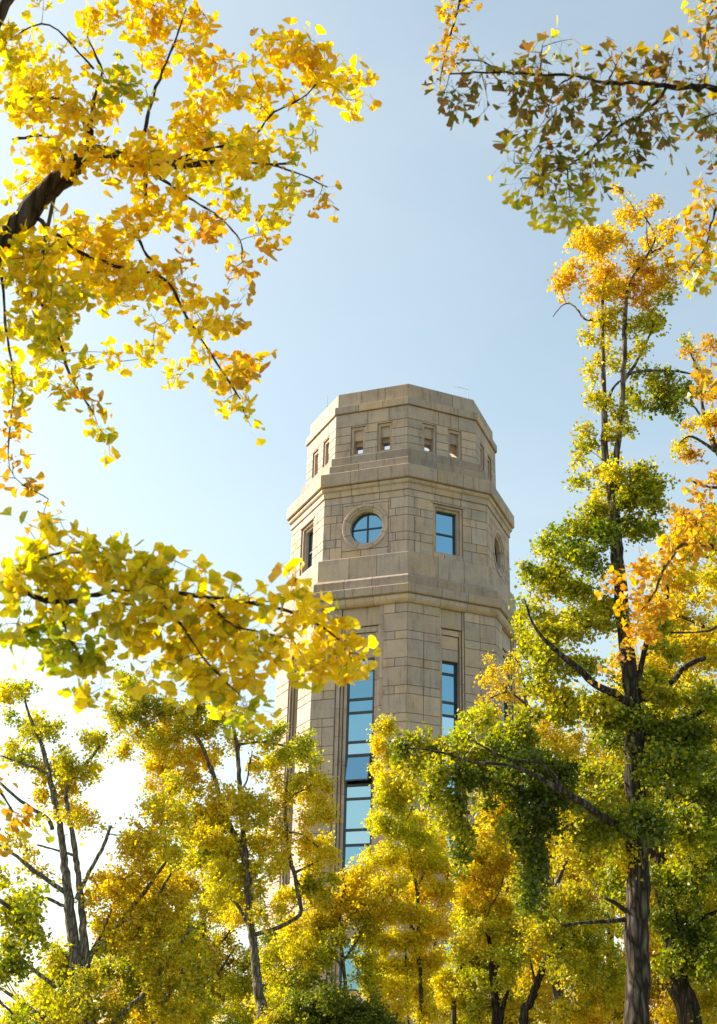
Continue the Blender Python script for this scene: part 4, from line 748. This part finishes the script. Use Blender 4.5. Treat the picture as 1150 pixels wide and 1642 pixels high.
tree('low bushy ginkgo under the tall left window of the tower, orange and green leaves mixed', 30.0,
 [[(560,1900,12),(556,1642,8),(552,1560,6),(545,1490,5),(548,1440,4),(560,1410,3)],[(552,1560,4),(520,1500,3),(500,1470,2)],[(552,1540,4),(590,1480,3),(610,1430,2)]],
 [(560,1410,28,16,'yellow'),(590,1390,24,16,'yellow'),(530,1440,30,18,'gold'),(500,1430,22,16,'lime'),(570,1440,32,18,'gold'),(600,1430,22,20,'mixed'),(500,1470,30,20,'gold'),(540,1475,32,18,'gold'),(580,1475,26,14,'mixed'),(470,1490,26,18,'yellow'),(510,1500,32,20,'yellow'),(590,1500,22,16,'lime'),(540,1510,20,16,'mixed'),(480,1530,34,20,'yellow'),(520,1540,26,18,'lime'),(585,1540,22,20,'lime'),(590,1570,26,16,'lime'),(460,1570,36,22,'gold'),(505,1575,30,18,'mixed'),(450,1610,40,26,'lime'),(600,1605,22,20,'yellow'),(570,1455,30,14,'gold'),(440,1530,30,20,'gold')], .070, dens=1.0, spread=.6, seed=33, sides=6)
tree('rounded dark green shrub at the bottom, below the tower ledge', 27.0,
 [[(555,1900,12),(550,1700,8),(545,1640,6),(540,1615,4)],[(550,1700,5),(500,1650,4),(480,1620,3)],[(550,1700,5),(590,1650,4),(600,1630,3)]],
 [(540,1605,34,20,'dgreen'),(500,1610,32,20,'dgreen'),(575,1622,32,18,'dgreen'),(520,1635,50,22,'dgreen'),(595,1645,40,18,'dgreen'),(470,1630,30,20,'green'),(620,1650,30,14,'green'),(560,1660,60,20,'dgreen'),(440,1645,30,20,'mixed')], .060, dens=1.5, spread=.4, seed=34, name='shrub', cat='shrub')
tree('orange ginkgo leaning into view right of the tower shaft, before its right edge', 33.0,
 [[(905,1900,26),(900,1642,20),(880,1450,15),(862,1300,10),(850,1180,7),(842,1110,5),(835,1070,3),(820,1050,2)],[(845,1130,4),(815,1110,3),(785,1120,2)],[(880,1450,7),(930,1330,5),(960,1260,3)]],
 Z([(930,440,30,14,'gold',0,.45),(1000,465,50,24,'gold',0,.45),(1050,450,32,32,'gold',0,.45),(950,500,50,24,'gold',0,.45),(900,525,32,14,'gold',0,.45),(960,550,62,34,'gold',0,.45),(905,570,30,20,'gold',0,.45),(1000,590,52,34,'gold',0,.45),(920,625,52,28,'gold',0,.45),(940,665,52,24,'gold'),(1050,520,32,50,'gold',0,.45),(1080,600,40,60,'gold',0,.45)],2.5556,420,880,'rust')
 +[(870,1170,40,30,'gold'),(905,1200,45,28,'gold'),(950,1230,50,30,'gold'),(1000,1220,50,30,'gold'),(880,1250,45,30,'mixed'),(800,1250,30,20,'gold'),(790,1300,25,30,'gold'),(940,1290,50,35,'gold'),(1000,1300,50,35,'gold'),(890,1330,45,35,'gold'),(960,1370,50,35,'gold'),(1010,1390,40,35,'lime'),(780,1350,25,25,'gold')], .072, dens=.9, spread=.9, seed=35, sides=6)
# --- the grove behind: golden ginkgos filling the lower right and lower left
def grove_tree(label, H, px, top, half, seed, pals, lean=0, dens=.8, w0=16):
    r = np.random.default_rng(seed); bl = []
    bot = 1700
    y = top
    while y < bot:
        f = (y-top)/(bot-top); wd = half*min(1, .35+1.9*f)
        for q in range(max(2, int(wd/26))):
            bl.append((px+lean*(1-f)+r.uniform(-wd, wd), y+r.uniform(-16, 16), r.uniform(22, 42), r.uniform(17, 30), pals[r.integers(len(pals))], r.uniform(-1.6, 1.6), r.uniform(.6, 1.2)))
        y += 27
    ht = bot-top
    L_ = [[(px, 1900, w0*1.3), (px+r.uniform(-6, 6), 1642, w0), (px+lean*.3+r.uniform(-10, 10), bot-ht*.35, w0*.7), (px+lean*.7+r.uniform(-12, 12), bot-ht*.68, w0*.42), (px+lean, top+10, 3)]]
    for q in range(5):
        f = r.uniform(.1, .7); s = 1 if q % 2 else -1
        x0 = px+lean*f; y0 = bot-ht*f
        L_.append([(x0, y0, w0*.42), (x0+s*half*.3, y0-25, w0*.3), (x0+s*half*.65, y0-70, w0*.16)])
    return tree(label, H, L_, bl, .078, dens=dens, spread=1.0, seed=seed, group='ginkgos of the grove behind', sides=6)
grove_tree('golden ginkgo of the back grove with a dark upright trunk, right of the yellow saplings', 36, 790, 1330, 90, 41, ['gold', 'lime', 'mixed', 'gold'], 20)
grove_tree('golden ginkgo of the back grove, half hidden left of the tallest trunk', 38, 890, 1215, 95, 42, ['gold', 'lime', 'mixed', 'yellow'], -10)
grove_tree('golden ginkgo of the back grove, directly behind the tallest trunk', 41, 985, 1130, 100, 43, ['gold', 'gold', 'mixed', 'lime'], 10)
grove_tree('golden ginkgo of the back grove, reaching highest at the right edge', 39, 1085, 985, 100, 44, ['gold', 'rust', 'mixed', 'lime'], 10)
grove_tree('golden ginkgo of the back grove, low and broad in the bottom right corner', 33, 1160, 1260, 90, 45, ['gold', 'mixed', 'lime', 'yellow'], -10)
grove_tree('orange ginkgo of the back grove behind the two-stemmed tree', 37, 235, 1400, 85, 46, ['gold', 'rust', 'mixed', 'gold'], 15)
grove_tree('orange-green ginkgo of the back grove between the two left trunks', 40, 330, 1350, 80, 47, ['gold', 'lime', 'mixed', 'brown'], -10)
grove_tree('yellow ginkgo of the back grove at the foot of the tower, left side', 36, 455, 1500, 70, 48, ['yellow', 'lime', 'mixed'], 0, .8, 10)
grove_tree('mixed green ginkgo of the back grove in the bottom left corner', 34, 60, 1590, 80, 49, ['lime', 'mixed', 'gold'], 0, .8, 10)
tree('dark crooked ginkgo trunk curving up at the bottom, left of the tallest trunk', 29.0,
 [[(820,1900,20),(838,1642,15),(850,1610,13),(858,1585,12),(868,1560,11),(873,1545,10),(890,1525,8),(925,1500,4)],[(860,1580,5),(850,1540,3)],[(890,1525,4),(905,1480,3)]],
 [(930,1490,50,30,'lime'),(880,1500,40,24,'gold'),(960,1520,40,26,'yellow'),(920,1560,40,26,'gold'),(990,1560,26,30,'lime'),(960,1600,40,30,'gold'),(900,1630,30,26,'gold'),(820,1530,30,20,'lime'),(970,1640,40,26,'yellow'),(870,1450,40,26,'mixed')], .072, dens=.8, spread=.7, seed=51, bark=BARKD, sides=8)
tree('short dark ginkgo trunk at the bottom between the saplings and the crooked trunk', 30.0,
 [[(796,1900,18),(795,1642,14),(794,1600,13),(790,1560,12),(790,1530,9),(780,1490,5)],[(792,1570,5),(800,1545,3)],[(800,1660,8),(808,1610,7),(817,1585,5),(825,1560,3)],[(770,1680,8),(768,1630,8),(762,1600,5)]],
 [(780,1500,36,22,'lime'),(820,1490,30,22,'mixed'),(750,1520,30,20,'gold'),(810,1570,20,16,'lime'),(760,1620,22,20,'gold'),(830,1620,22,20,'gold')], .072, dens=.8, spread=.6, seed=52, bark=BARKD, sides=8)

print('LEAVES', sum(n for _, n in TREES), TREES)
